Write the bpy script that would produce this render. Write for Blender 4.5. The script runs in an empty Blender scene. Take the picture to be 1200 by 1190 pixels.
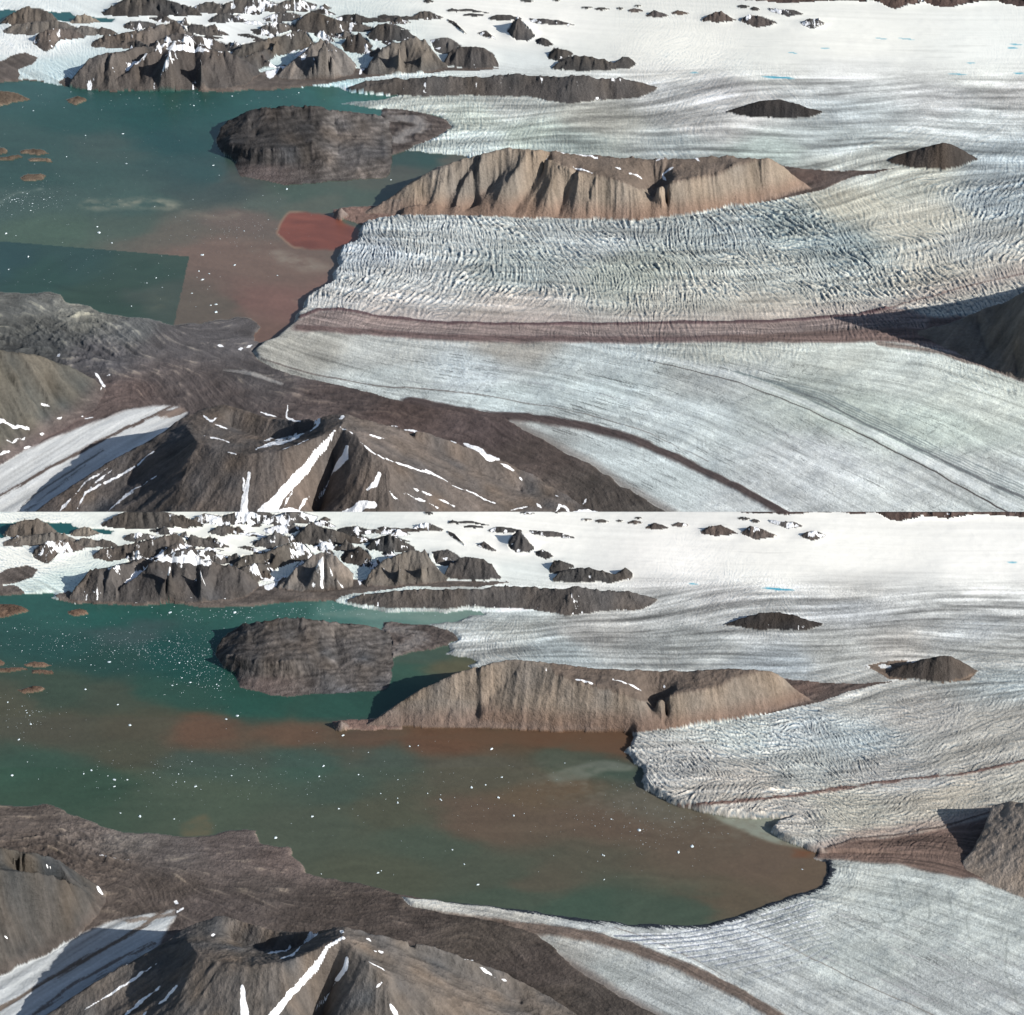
import bpy, bmesh, math, random
import numpy as np

rng = np.random.default_rng(7)
random.seed(7)
SC = bpy.context.scene
COL = SC.collection

# ------------------------------------------------------------------ camera geometry
IMW, IMH = 1200.0, 1190.0
PITCH = math.radians(30.0)
DIST = 595.0 / math.tan(math.radians(14.0))      # focal length in picture units
CAMZ = DIST * math.sin(PITCH)
CAMY = -DIST * math.cos(PITCH)                   # picture centre lands on the origin
SLAB = 185.0                                     # height of the near (later) landscape's table land
cp, sp = math.cos(PITCH), math.sin(PITCH)


def ray(u, v):
    a = (u - 600.0) / DIST
    b = (595.0 - v) / DIST
    return a, cp + b * sp, -sp + b * cp           # direction x, y, z


def ground(u, v, z0=0.0):
    dx, dy, dz = ray(u, v)
    t = (z0 - CAMZ) / dz
    return dx * t, CAMY + dy * t


# ------------------------------------------------------------------ raster tools
def upsample(g, H, W):
    h, w = g.shape
    y = np.linspace(0, h - 1.001, H); x = np.linspace(0, w - 1.001, W)
    yi = y.astype(int); xi = x.astype(int)
    fy = y - yi; fx = x - xi
    fy = (fy * fy * (3 - 2 * fy))[:, None]; fx = (fx * fx * (3 - 2 * fx))[None, :]
    r0 = g[yi]; r1 = g[np.minimum(yi + 1, h - 1)]
    row = r0 * (1 - fy) + r1 * fy
    xj = np.minimum(xi + 1, w - 1)
    return row[:, xi] * (1 - fx) + row[:, xj] * fx


def lin_up(g, H, W):
    h, w = g.shape[:2]
    y = np.linspace(0, h - 1.001, H); x = np.linspace(0, w - 1.001, W)
    yi = y.astype(int); xi = x.astype(int)
    fy = (y - yi)[:, None]; fx = (x - xi)[None, :]
    row = g[yi] * (1 - fy) + g[yi + 1] * fy
    return row[:, xi] * (1 - fx) + row[:, xi + 1] * fx


def vnoise(H, W, su, sv):
    return upsample(rng.standard_normal((max(3, int(H / sv) + 2), max(3, int(W / su) + 2))), H, W)


def fbm(H, W, su, sv, octs=4, gain=0.55):
    out = np.zeros((H, W)); a = 1.0; n = 0
    for _ in range(octs):
        out += a * vnoise(H, W, su, sv); n += a * a
        a *= gain; su = max(1.0, su / 2.0); sv = max(1.0, sv / 2.0)
    return out / math.sqrt(n)


def box(a, r, axis):
    k = 2 * r + 1
    pad = [(0, 0)] * a.ndim; pad[axis] = (r + 1, r)
    c = np.cumsum(np.pad(a, pad, mode='edge'), axis=axis)
    if axis == 0:
        return (c[k:] - c[:-k]) / k
    return (c[:, k:] - c[:, :-k]) / k


def blur(a, su, sv=None):
    sv = su if sv is None else sv
    for _ in range(2):
        if sv >= 1: a = box(a, int(round(sv)), 0)
        if su >= 1: a = box(a, int(round(su)), 1)
    return a


def sstep(x, a, b):
    t = np.clip((x - a) / (b - a), 0, 1)
    return t * t * (3 - 2 * t)


def lic(noise, du, dv, L, step=1.0):
    H, W = noise.shape
    n = np.sqrt(du * du + dv * dv) + 1e-9
    du = (du / n * step).astype(np.float32).ravel(); dv = (dv / n * step).astype(np.float32).ravel()
    nf = noise.astype(np.float32).ravel()
    out = nf.copy()
    jj, ii = np.meshgrid(np.arange(W, dtype=np.float32) + .5, np.arange(H, dtype=np.float32) + .5)
    i0 = np.arange(H * W, dtype=np.int32)
    for s in (1.0, -1.0):
        x = jj.ravel().copy(); y = ii.ravel().copy(); ix = i0
        for _ in range(int(L / step)):
            x += s * du[ix]; y += s * dv[ix]
            np.clip(x, 0, W - .5, out=x); np.clip(y, 0, H - .5, out=y)
            ix = y.astype(np.int32) * W + x.astype(np.int32)
            out += nf[ix]
    out = out.reshape(H, W).astype(np.float64)
    return (out - out.mean()) / (out.std() + 1e-9)


def inpoly(U, V, poly):
    m = np.zeros(U.shape, bool)
    n = len(poly)
    for k in range(n):
        x0, y0 = poly[k]; x1, y1 = poly[(k + 1) % n]
        if y0 == y1: continue
        c = ((y0 > V) != (y1 > V)) & (U < (x1 - x0) * (V - y0) / (y1 - y0) + x0)
        m ^= c
    return m


def linedist(U, V, pts, fv=1.0):
    """distance (picture units) to a polyline"""
    d = np.full(U.shape, 1e9)
    for (x0, y0), (x1, y1) in zip(pts[:-1], pts[1:]):
        ax, ay = x1 - x0, (y1 - y0) * fv
        L2 = ax * ax + ay * ay + 1e-9
        t = np.clip(((U - x0) * ax + (V - y0) * fv * ay) / L2, 0, 1)
        d = np.minimum(d, (U - x0 - t * ax) ** 2 + ((V - y0) * fv - t * ay) ** 2)
    return np.sqrt(d)


def membrane(mask_c, val, shape):
    """relax to a membrane that passes through the fixed cells"""
    levels = []
    m, v = mask_c.astype(float), val * mask_c
    while True:
        levels.append((m, v))
        if min(m.shape) < 12: break
        H, W = m.shape
        H2, W2 = (H + 1) // 2, (W + 1) // 2
        mp = np.pad(m, ((0, H2 * 2 - H), (0, W2 * 2 - W))); vp = np.pad(v, ((0, H2 * 2 - H), (0, W2 * 2 - W)))
        ms = mp.reshape(H2, 2, W2, 2).sum((1, 3)); vs = vp.reshape(H2, 2, W2, 2).sum((1, 3))
        mm = (ms > 0).astype(float)
        m, v = mm, np.where(ms > 0, vs / np.maximum(ms, 1), 0)
    x = None
    for m, v in reversed(levels):
        if x is None:
            x = np.where(m > 0, v, v[m > 0].mean() if (m > 0).any() else 0)
        else:
            x = np.repeat(np.repeat(x, 2, 0), 2, 1)[:m.shape[0], :m.shape[1]]
            x = np.where(m > 0, v, x)
        for _ in range(60):
            p = np.pad(x, 1, mode='edge')
            x = np.where(m > 0, v, 0.25 * (p[:-2, 1:-1] + p[2:, 1:-1] + p[1:-1, :-2] + p[1:-1, 2:]))
    return x


def resample(pts, step=0.5):
    out = []
    for a, b in zip(pts[:-1], pts[1:]):
        a = np.array(a, float); b = np.array(b, float)
        n = max(1, int(np.hypot(b[0] - a[0], b[1] - a[1]) / step))
        for k in range(n): out.append(a + (b - a) * k / n)
    out.append(np.array(pts[-1], float))
    return np.array(out)


def idw(U, V, ctrl, p=1.7, e=18.0, fv=2.0):
    """blend of control values: rows (u, v, value...)"""
    H, W = U.shape
    Us, Vs = U[::4, ::4], V[::4, ::4]
    ctrl = np.array(ctrl, float)
    nv = ctrl.shape[1] - 2
    acc = np.zeros(Us.shape + (nv,)); ws = np.zeros(Us.shape)
    for c in ctrl:
        w = 1.0 / (((Us - c[0]) ** 2 + ((Vs - c[1]) * fv) ** 2) + e * e) ** p
        ws += w; acc += w[..., None] * c[2:]
    acc /= ws[..., None]
    return np.stack([lin_up(acc[..., k], H, W) for k in range(nv)], -1)


# ------------------------------------------------------------------ the shared relief (both dates show the same mountains)
# each: name, front base [(u,v)], crest [(u, v seen, rise)], extra ridges / gullies, rock colour, snow amount, gully amount
GREY = (92, 86, 80); DARK = (74, 70, 66); BROWN = (112, 97, 85); TAN = (150, 134, 114)
MASSIFS = []


def massif(name, front, crest, extra=(), col=BROWN, snow=0.1, gul=1.0, label=None, pan='UL', jag=0.10, snowhi=0.0, spur=1.0):
    MASSIFS.append(dict(name=name, front=front, crest=crest, extra=extra, col=col, snow=snow, gul=gul,
                        label=label, pan=pan, jag=jag, snowhi=snowhi, spur=spur))


# far ranges --------------------------------------------------------------------------------
massif('mountain_range', [(120, 18), (160, 21), (200, 20), (238, 18)], [(118, 15, 1), (135, 6, 8), (150, -3, 14), (175, -2, 16), (200, 2, 14), (222, 8, 9), (240, 16, 1)], col=(80, 72, 64), snow=0.12)
massif('mountain_range', [(225, 14), (270, 18), (300, 15), (325, 10)], [(222, 12, 1), (240, 2, 9), (262, 6, 7), (282, -2, 12), (300, -4, 12), (325, 6, 2)], col=GREY, snow=0.5)
massif('mountain_range', [(245, 27), (262, 29), (279, 24)], [(244, 25, 1), (256, 17, 7), (268, 16, 8), (280, 22, 1)], col=GREY, snow=0.35)
massif('mountain_range', [(280, 14), (330, 17), (370, 12), (372, 6)], [(278, 10, 1), (300, 2, 8), (322, 6, 6), (345, -2, 10), (374, 6, 1)], col=GREY, snow=0.55)
massif('mountain', [(2, 30), (30, 34), (66, 27)], [(1, 28, 1), (12, 18, 9), (28, 9, 17), (46, 10, 15), (58, 16, 8), (68, 24, 1)], col=(98, 86, 74), snow=0.08,
       label='small brown peak beside the far teal inlet, top left corner of the {P} view')
massif('mountain_range', [(3, 40), (40, 42), (86, 39)], [(2, 37, 1), (20, 29, 6), (55, 25, 9), (76, 27, 6), (90, 34, 1)], col=(112, 102, 90), snow=0.1)
massif('mountain_range', [(83, 28), (100, 29), (117, 27)], [(82, 26, 1), (90, 20, 5), (99, 17, 9), (108, 21, 5), (117, 25, 1)], col=(140, 124, 102), snow=0.05)
massif('mountain_range', [(85, 41), (105, 43), (127, 41)], [(84, 38, 1), (97, 31, 6), (110, 33, 5), (127, 39, 1)], col=(120, 108, 94), snow=0.15)
massif('mountain_range', [(105, 40), (125, 44), (137, 42)], [(104, 38, 1), (120, 33, 6), (130, 35, 5), (138, 40, 1)], col=(92, 82, 72), snow=0.2)
massif('mountain', [(39, 54), (54, 61), (62, 57), (70, 50), (98, 45)], [(38, 51, 1), (44, 43, 7), (56, 36, 12), (76, 33, 13), (88, 36, 8), (99, 43, 1)], col=(98, 84, 74), snow=0.38, gul=1.5,
       label='curved brown ridge striped with snow above the tidewater glacier, {P} view')
massif('mountain_range', [(146, 34), (160, 38), (182, 32), (182, 28)], [(144, 31, 1), (152, 26, 5), (163, 25, 6), (176, 27, 3), (184, 30, 1)], col=GREY, snow=0.4)
massif('mountain_range', [(108, 56), (128, 59), (165, 58), (185, 53), (214, 48)], [(107, 52, 1), (118, 45, 9), (140, 40, 13), (165, 36, 15), (185, 31, 17), (204, 25, 19), (213, 30, 12), (217, 42, 2)], col=(98, 86, 76), snow=0.22, gul=1.6)
massif('mountain_range', [(220, 41), (240, 43), (261, 43)], [(218, 36, 1), (224, 28, 10), (238, 31, 8), (252, 36, 5), (262, 41, 1)], col=GREY, snow=0.2, gul=1.4)
massif('mountain_range', [(180, 62), (225, 66), (262, 62), (282, 60)], [(170, 60, 2), (190, 46, 14), (206, 38, 22), (218, 40, 20), (238, 45, 14), (262, 52, 7), (283, 59, 1)], col=(94, 84, 76), snow=0.5, gul=1.3)
massif('mountain', [(80, 102), (105, 106), (150, 107), (160, 95), (180, 72), (182, 62)], [(80, 100, 1), (92, 85, 12), (107, 66, 26), (116, 65, 27), (132, 62, 26), (150, 60, 22), (168, 55, 20), (184, 58, 4)],
       extra=[[(132, 62, 26), (125, 80, 15), (115, 95, 6)]], col=(98, 88, 80), snow=0.25, gul=1.2,
       label='grey rocky shoulder rising from the north shore next to the glacier tongue, {P} view')
massif('mountain', [(128, 105), (160, 107), (195, 107), (240, 106), (285, 101), (303, 88)],
       [(128, 103, 1), (148, 84, 20), (165, 70, 32), (185, 55, 44), (200, 47, 50), (222, 42, 54), (233, 52, 44), (252, 60, 36), (268, 62, 32), (285, 70, 20), (303, 83, 2)],
       extra=[[(200, 58, 42), (192, 80, 22), (186, 100, 5)], [(235, 62, 38), (238, 85, 18), (240, 100, 5)]],
       col=(84, 76, 71), snow=0.16, gul=1.1, snowhi=0.55, label='broad dark scree mountain with a snowy top on the north shore, {P} view')
massif('mountain', [(272, 73), (300, 74), (330, 66), (350, 60)], [(268, 68, 1), (285, 52, 12), (300, 50, 14), (325, 44, 18), (345, 36, 24), (353, 34, 26), (362, 44, 14), (372, 56, 2)], extra=[[(325, 44, 18), (318, 60, 8)]], col=(96, 86, 74), snow=0.35, gul=1.5,
       label='rocky snow streaked ridge behind the triangular mountain, {P} view')
massif('mountain_range', [(268, 84), (290, 92), (308, 78), (330, 64)], [(264, 80, 1), (280, 68, 10), (300, 62, 14), (318, 58, 12), (332, 60, 2)], col=(84, 78, 72), snow=0.45)
massif('mountain', [(328, 91), (350, 93), (390, 92), (414, 88)], [(324, 89, 1), (340, 74, 15), (352, 63, 26), (366, 54, 34), (380, 45, 42), (392, 53, 33), (405, 64, 20), (417, 78, 2)],
       extra=[[(380, 45, 42), (366, 72, 18), (358, 88, 3)], [(380, 45, 42), (392, 72, 17), (398, 86, 4)]], col=(118, 106, 95), snow=0.20, gul=1.2,
       label='triangular brown mountain with fans of scree on the north shore, {P} view')
massif('mountain', [(402, 61), (425, 65), (436, 58)], [(398, 55, 1), (408, 46, 8), (420, 41, 16), (428, 46, 11), (437, 55, 1)], col=(82, 72, 64), snow=0.1,
       label='small dark pyramid peak between two snow slopes, {P} view')
massif('mountain', [(430, 87), (450, 88), (490, 85), (525, 80)], [(428, 85, 1), (436, 68, 16), (450, 56, 29), (468, 50, 34), (484, 45, 38), (498, 46, 36), (504, 58, 22), (514, 68, 12), (526, 78, 1)],
       extra=[[(468, 50, 34), (466, 70, 15), (464, 82, 4)], [(494, 50, 33), (494, 70, 14), (496, 80, 4)]], col=(106, 96, 84), snow=0.12, gul=1.8,
       label='flat topped brown mountain with dark gullies above the tongue glacier, {P} view')
massif('mountain_range', [(432, 48), (455, 50), (470, 50), (485, 46)], [(428, 44, 1), (440, 32, 12), (447, 28, 17), (460, 31, 15), (474, 36, 10), (486, 42, 2)], col=DARK, snow=0.3, gul=1.8)
massif('mountain', [(522, 78), (555, 81), (584, 79)], [(520, 76, 1), (528, 60, 14), (538, 55, 20), (553, 54, 22), (566, 56, 20), (577, 64, 12), (586, 76, 1)], col=(84, 76, 70), snow=0.14, gul=1.8,
       label='rounded dark mountain ribbed with gullies, right end of the shore row, {P} view')
massif('mountain_range', [(510, 62), (525, 65), (535, 58)], [(504, 48, 1), (512, 46, 4), (524, 44, 6), (534, 50, 3), (540, 55, 1)], col=GREY, snow=0.35)
massif('mountain_range', [(342, 40), (380, 42), (415, 40), (440, 38)], [(340, 36, 1), (352, 24, 12), (365, 12, 24), (376, 18, 18), (390, 22, 14), (400, 24, 12), (415, 27, 9), (441, 34, 1)], col=(84, 76, 68), snow=0.3, gul=1.8)
massif('mountain_range', [(396, 28), (420, 30), (440, 26)], [(394, 22, 1), (404, 18, 4), (418, 17, 6), (432, 22, 3), (442, 25, 1)], col=DARK, snow=0.3)
massif('mountain_range', [(300, 42), (320, 44), (342, 38)], [(296, 40, 1), (308, 30, 9), (324, 26, 12), (338, 30, 6), (344, 36, 1)], col=GREY, snow=0.45)
massif('mountain_range', [(310, 26), (340, 28), (358, 24)], [(308, 22, 1), (325, 15, 7), (345, 16, 6), (360, 22, 1)], col=GREY, snow=0.55)
massif('mountain_range', [(444, 23), (465, 27), (482, 24), (491, 24)], [(442, 20, 1), (450, 17, 4), (464, 21, 3), (478, 19, 4), (492, 22, 1)], col=DARK, snow=0.35)
massif('mountain_range', [(484, 22), (500, 24), (518, 23)], [(482, 21, 1), (494, 13, 7), (502, 13, 8), (512, 18, 4), (520, 21, 1)], col=(92, 84, 76), snow=0.45)
massif('mountain_range', [(524, 14), (535, 15), (548, 14), (572, 17)], [(523, 13, 1), (530, 10, 3), (537, 12, 2), (552, 11, 3), (573, 16, 1)], col=DARK, snow=0.15)
massif('mountain_range', [(543, 19), (556, 20), (566, 19)], [(542, 18, 1), (552, 16, 2), (567, 18, 1)], col=DARK, snow=0.2)
massif('mountain_range', [(574, 24), (590, 26), (611, 24)], [(572, 22, 1), (582, 18, 4), (598, 19, 4), (612, 22, 1)], col=DARK, snow=0.3)
massif('mountain_range', [(525, 27), (538, 35), (546, 40), (544, 41)], [(524, 23, 1), (532, 26, 2), (540, 33, 3), (546, 40, 1)], col=DARK, snow=0.2)
massif('mountain_range', [(597, 44), (604, 49), (618, 49), (625, 44)], [(595, 40, 1), (601, 26, 14), (608, 18, 22), (614, 30, 12), (626, 42, 1)], col=(80, 76, 74), snow=0.25, gul=1.8)
massif('mountain_range', [(622, 26), (640, 30), (660, 31), (674, 31)], [(620, 22, 1), (636, 23, 4), (652, 24, 4), (674, 30, 1)], col=(88, 82, 78), snow=0.35, gul=1.8)
massif('mountain_range', [(628, 52), (640, 56), (648, 54)], [(627, 48, 1), (635, 44, 7), (642, 47, 6), (649, 53, 1)], col=(70, 68, 68), snow=0.2, gul=1.8)
massif('mountain_range', [(644, 71), (658, 74), (672, 66)], [(643, 68, 1), (650, 56, 9), (660, 58, 9), (672, 63, 1)], col=(74, 68, 62), snow=0.2)
massif('mountain', [(649, 82), (680, 84), (715, 83), (738, 80), (743, 76)], [(647, 80, 1), (656, 71, 8), (670, 67, 13), (690, 66, 14), (706, 70, 10), (720, 74, 6), (730, 67, 9), (737, 67, 9), (744, 74, 1)], col=(78, 72, 66), snow=0.08, gul=1.3,
       label='low dark rock rib at the edge of the snowfield, {P} view')
rr_ = random.Random(5)
for k in range(95):                                         # minor ridges scattered through the snow
    u0 = rr_.uniform(130, 600); v0 = rr_.uniform(4, 84 - .02 * abs(u0 - 330))
    if (150 > u0 and v0 > 20) or (u0 > 470 and rr_.random() < .75): continue
    Lh = rr_.uniform(5, 17) * (.8 + v0 / 90); hh = rr_.uniform(2.2, 6.5) * (.6 + v0 / 60); sl_ = rr_.uniform(-.12, .32)
    cr_ = [(u0 - Lh, v0 - 1 - sl_ * Lh, .5), (u0 - Lh * .5, v0 - hh * rr_.uniform(.6, 1) - sl_ * Lh * .5, hh * .55), (u0 - Lh * rr_.uniform(-.2, .25), v0 - hh * 1.3, hh * .75),
           (u0 + Lh * .45, v0 - hh * rr_.uniform(.4, .9) + sl_ * Lh * .45, hh * .5), (u0 + Lh, v0 - 1 + sl_ * Lh, .5)]
    massif('mountain_range', [(u0 - Lh, v0 - sl_ * Lh), (u0 - Lh * .4, v0 + 1.2 - sl_ * Lh * .4), (u0 + Lh * .4, v0 + 1.5 + sl_ * Lh * .4), (u0 + Lh, v0 + sl_ * Lh)], cr_,
           col=rr_.choice([GREY, DARK, (96, 84, 74), (84, 76, 70)]), snow=rr_.uniform(.3, .62), gul=1.5, jag=.2)
for u0, v0, w, h, c in [(688, 10, 12, 2, DARK), (706, 12, 16, 3, DARK), (727, 11, 8, 2, DARK), (745, 14, 16, 4, (96, 82, 74)), (770, 20, 26, 7, (92, 80, 74)), (797, 17, 18, 5, (110, 92, 80)),
                        (748, 8, 8, 2, DARK), (618, 2, 16, 2, DARK), (652, 1, 8, 2, DARK), (502, 3, 10, 4, DARK), (872, 9, 14, 3, DARK), (885, 12, 10, 4, DARK)]:
    massif('mountain_range', [(u0 - w / 2, v0), (u0, v0 + 1.5), (u0 + w / 2, v0)], [(u0 - w / 2 - 1, v0 - 1, .5), (u0 - w * .15, v0 - h, h * .9), (u0 + w * .2, v0 - h * .7, h * .7), (u0 + w / 2 + 1, v0 - 1, .5)], col=c, snow=0.3, gul=1.4)
massif('mountain', [(822, 26), (840, 29), (862, 26)], [(821, 24, 1), (832, 17, 9), (845, 15, 11), (854, 20, 6), (863, 25, 1)], col=(96, 78, 68), snow=0.22, gul=1.3,
       label='left one of two brown nunataks poking out of the far snowfield, {P} view')
massif('mountain', [(869, 27), (885, 33), (904, 31)], [(867, 25, 1), (878, 17, 10), (892, 19, 10), (900, 24, 6), (911, 29, 1)], col=(100, 84, 74), snow=0.3, gul=1.5,
       label='right one of two brown nunataks poking out of the far snowfield, {P} view')
massif('mountain_range', [(903, 14), (922, 20), (940, 18)], [(900, 10, 1), (915, 12, 5), (930, 12, 6), (941, 17, 1)], col=(90, 84, 80), snow=0.5, gul=1.8)
massif('mountain_range', [(940, 31), (952, 35), (965, 30)], [(938, 28, 1), (946, 23, 7), (958, 23, 7), (967, 28, 1)], col=(86, 78, 72), snow=0.5, gul=1.8)
massif('mountain_range', [(870, 1), (920, 4), (960, 2), (1020, 3), (1050, 11), (1080, 6), (1110, 10), (1150, 3), (1200, 8), (1280, 6), (1360, 6)],
       [(860, -1, .5), (900, -6, 8), (960, -9, 10), (1020, -12, 14), (1060, -8, 14), (1110, -14, 18), (1170, -12, 14), (1240, -16, 18), (1361, -10, 12)], col=(98, 72, 62), snow=0.12, gul=1.3)

# nunataks in the ice -------------------------------------------------------------------------
massif('island', [(408, 107), (440, 111), (470, 113), (520, 113), (570, 112), (620, 114), (645, 119), (665, 122), (685, 120), (720, 117), (750, 115), (768, 106)],
       [(406, 104, 1), (425, 97, 5), (460, 93, 9), (500, 91, 11), (560, 91, 12), (600, 87, 13), (640, 90, 12), (655, 92, 14), (672, 88, 18), (690, 91, 16), (706, 93, 13), (730, 93, 11), (750, 97, 7), (770, 103, 1)],
       extra=[[(672, 88, 18), (662, 106, 9), (656, 116, 3)]], col=(88, 80, 74), snow=0.12, gul=0.7, spur=.15, jag=.08,
       label='long low brown rock island between two glaciers, {P} view')
massif('nunatak', [(852, 134), (880, 138), (915, 139), (945, 138), (962, 133)], [(849, 132, 1), (870, 125, 6), (890, 119, 12), (912, 118, 13), (930, 121, 11), (946, 127, 6), (964, 131, 1)], col=(70, 65, 62), snow=0.05, gul=0.6, spur=0, jag=.04,
       label='small dark rounded nunatak in the grey ice, {P} view')
massif('nunatak', [(1044, 193), (1070, 198), (1107, 201), (1130, 196), (1143, 189)], [(1040, 188, 1), (1055, 181, 7), (1075, 176, 13), (1090, 171, 19), (1102, 168, 23), (1115, 169, 22), (1128, 176, 14), (1144, 187, 1)], col=(84, 76, 70), snow=0.0, gul=0.6, spur=0, jag=.03,
       label='humped dark nunatak with a steep right side, {P} view')
massif('island', [(254, 172), (262, 183), (276, 190), (280, 206), (305, 211), (335, 217), (370, 214), (395, 212), (425, 210), (455, 211), (460, 192), (462, 170), (458, 150)],
       [(252, 168, 1), (256, 155, 5), (268, 141, 12), (285, 132, 19), (310, 127, 26), (340, 125, 27), (365, 125, 26), (385, 128, 22), (410, 131, 15), (440, 135, 8), (458, 143, 1)],
       extra=[[(264, 166, 15), (285, 172, 17), (310, 176, 18), (340, 176, 18), (370, 166, 17)], [(270, 178, 7), (300, 190, 7), (340, 194, 6), (366, 190, 5)],
              [(340, 134, 22), (368, 140, 20), (378, 156, 16), (381, 174, 12), (384, 192, 6)], [(392, 144, 11), (396, 162, 8), (396, 182, 4)],
              [(290, 140, 21), (300, 158, 15)], [(430, 150, 8), (425, 175, 6), (418, 200, 3)]],
       col=(98, 92, 88), snow=0.0, gul=1.2, jag=0.16, label='rough grey rock island in the fjord, {P} view')
massif('mountain', [(430, 251), (450, 252), (500, 253), (560, 254), (600, 255), (640, 257), (700, 258), (745, 259), (781, 256), (840, 247), (880, 240), (912, 232), (945, 222)],
       [(430, 248, 1), (452, 236, 9), (468, 224, 17), (482, 214, 24), (505, 202, 32), (535, 189, 42), (560, 181, 48), (580, 177, 50), (598, 174, 52), (625, 175, 52), (655, 179, 46), (700, 184, 40), (760, 187, 36), (800, 187, 36), (850, 184, 38), (885, 186, 37), (905, 187, 36), (922, 199, 22), (938, 212, 9), (952, 222, 1)],
       extra=[[(598, 174, 52), (640, 184, 48), (672, 200, 41), (705, 206, 38), (730, 214, 32), (748, 224, 24)],
              [(748, 224, 24), (762, 236, 13), (776, 247, 7), (779, 252, 3)],
              [(790, 214, 32), (770, 222, 26), (776, 236, 16)],
              [(790, 214, 32), (820, 208, 33), (845, 203, 34), (862, 193, 38), (885, 186, 37)],
              [(757, 219, 20), (768, 232, 8), (782, 247, 1)],                       # the valley mouth
              [(580, 177, 50), (545, 208, 30), (525, 248, 3)], [(548, 187, 44), (518, 214, 26), (498, 246, 4)],
              [(608, 184, 46), (574, 222, 16), (545, 250, 1)], [(562, 184, 45), (540, 212, 25), (520, 247, 3)],
              [(625, 175, 52), (600, 206, 34), (574, 248, 4)], [(645, 186, 42), (622, 222, 17), (603, 251, 1)],
              [(660, 188, 45), (646, 214, 30), (636, 250, 5)], [(676, 204, 36), (662, 228, 15), (654, 252, 1)],
              [(700, 206, 38), (692, 226, 24), (686, 250, 5)]],
       col=(160, 146, 130), snow=0.0, gul=1.25, jag=0.05, label='large sunlit tan massif carved by gullies, centre of the {P} view')
massif('rock', [(393, 256), (400, 258), (408, 254)], [(391, 253, 1), (396, 246, 7), (400, 243, 10), (405, 248, 5), (410, 253, 1)], col=(150, 128, 116), snow=0, gul=0.6,
       label='small pale pyramid rock at the left tip of the tan massif, {P} view')
# near mountains ------------------------------------------------------------------------------
massif('mountain', [(1080, 394), (1110, 408), (1140, 422), (1200, 447), (1290, 475), (1361, 480)],
       [(1076, 389, 1), (1100, 383, 6), (1130, 374, 14), (1160, 362, 28), (1185, 352, 44), (1205, 342, 60), (1235, 318, 98), (1262, 296, 134), (1300, 296, 134), (1361, 296, 130)],
       extra=[[(1235, 318, 98), (1212, 358, 62), (1196, 390, 36), (1188, 412, 18), (1192, 436, 3)], [(1145, 378, 14), (1152, 400, 7), (1160, 420, 2)]],
       col=(146, 134, 120), snow=0, gul=.8, pan='U', label='mountain on the right edge of the upper view, throwing a dark shadow across the moraine')
massif('mountain', [(1130, 418), (1160, 438), (1200, 452), (1290, 475), (1361, 480)],
       [(1128, 410, 1), (1142, 396, 6), (1154, 370, 16), (1163, 344, 26), (1185, 340, 34), (1210, 343, 40), (1240, 342, 46), (1300, 335, 52), (1361, 335, 52)],
       extra=[],
       col=(150, 135, 120), snow=0, gul=.8, pan='L', jag=.03, label='pale scree mountain on the right edge of the lower view')
massif('mountain', [(-161, 620), (-80, 580), (0, 545), (40, 522), (80, 500), (112, 478), (122, 462)],
       [(-161, 360, 130), (-80, 385, 95), (-20, 408, 70), (20, 414, 58), (50, 420, 44), (78, 428, 30), (100, 440, 14), (124, 456, 1)],
       extra=[[(20, 414, 58), (32, 450, 36), (50, 480, 14)], [(-20, 420, 64), (0, 460, 40), (18, 500, 14)]],
       col=(102, 98, 88), snow=0, jag=.02, gul=0.8, pan='U', label='olive brown hillside at the left edge of the upper view')
massif('mountain', [(-161, 620), (-80, 580), (0, 545), (50, 522), (90, 500), (118, 470), (124, 450)],
       [(-161, 340, 150), (-80, 372, 110), (-20, 390, 84), (8, 394, 76), (40, 399, 62), (75, 412, 40), (100, 428, 20), (126, 446, 1)],
       extra=[[(-60, 378, 100), (0, 392, 84), (40, 406, 62), (70, 414, 46), (98, 440, 16)], [(-60, 408, 52), (0, 412, 46), (45, 420, 28), (80, 432, 12)], [(-60, 418, 92), (0, 419, 84), (40, 423, 72), (75, 430, 52), (104, 448, 20)], [(-60, 440, 40), (0, 440, 34), (40, 446, 24), (70, 458, 10)], [(-60, 455, 64), (0, 458, 56), (35, 470, 36), (60, 490, 14)]],
       col=(90, 84, 79), snow=0, jag=.02, gul=0.8, pan='L', label='brown hillside with dark hollows at the left edge of the lower view')
NEAR = dict(front=[(20, 640), (60, 720), (150, 748), (300, 752), (450, 748), (560, 730), (650, 700), (700, 660), (720, 620), (700, 600), (640, 562), (600, 556)],
            crest=[(16, 618, 6), (80, 572, 28), (140, 535, 46), (190, 508, 62), (218, 488, 68), (240, 478, 72), (262, 473, 76), (290, 482, 74), (320, 492, 74), (345, 494, 82), (380, 489, 98), (405, 486, 106), (430, 494, 97), (465, 502, 86), (500, 508, 76), (540, 522, 58), (590, 540, 36), (630, 560, 20), (700, 604, 8)])
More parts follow.
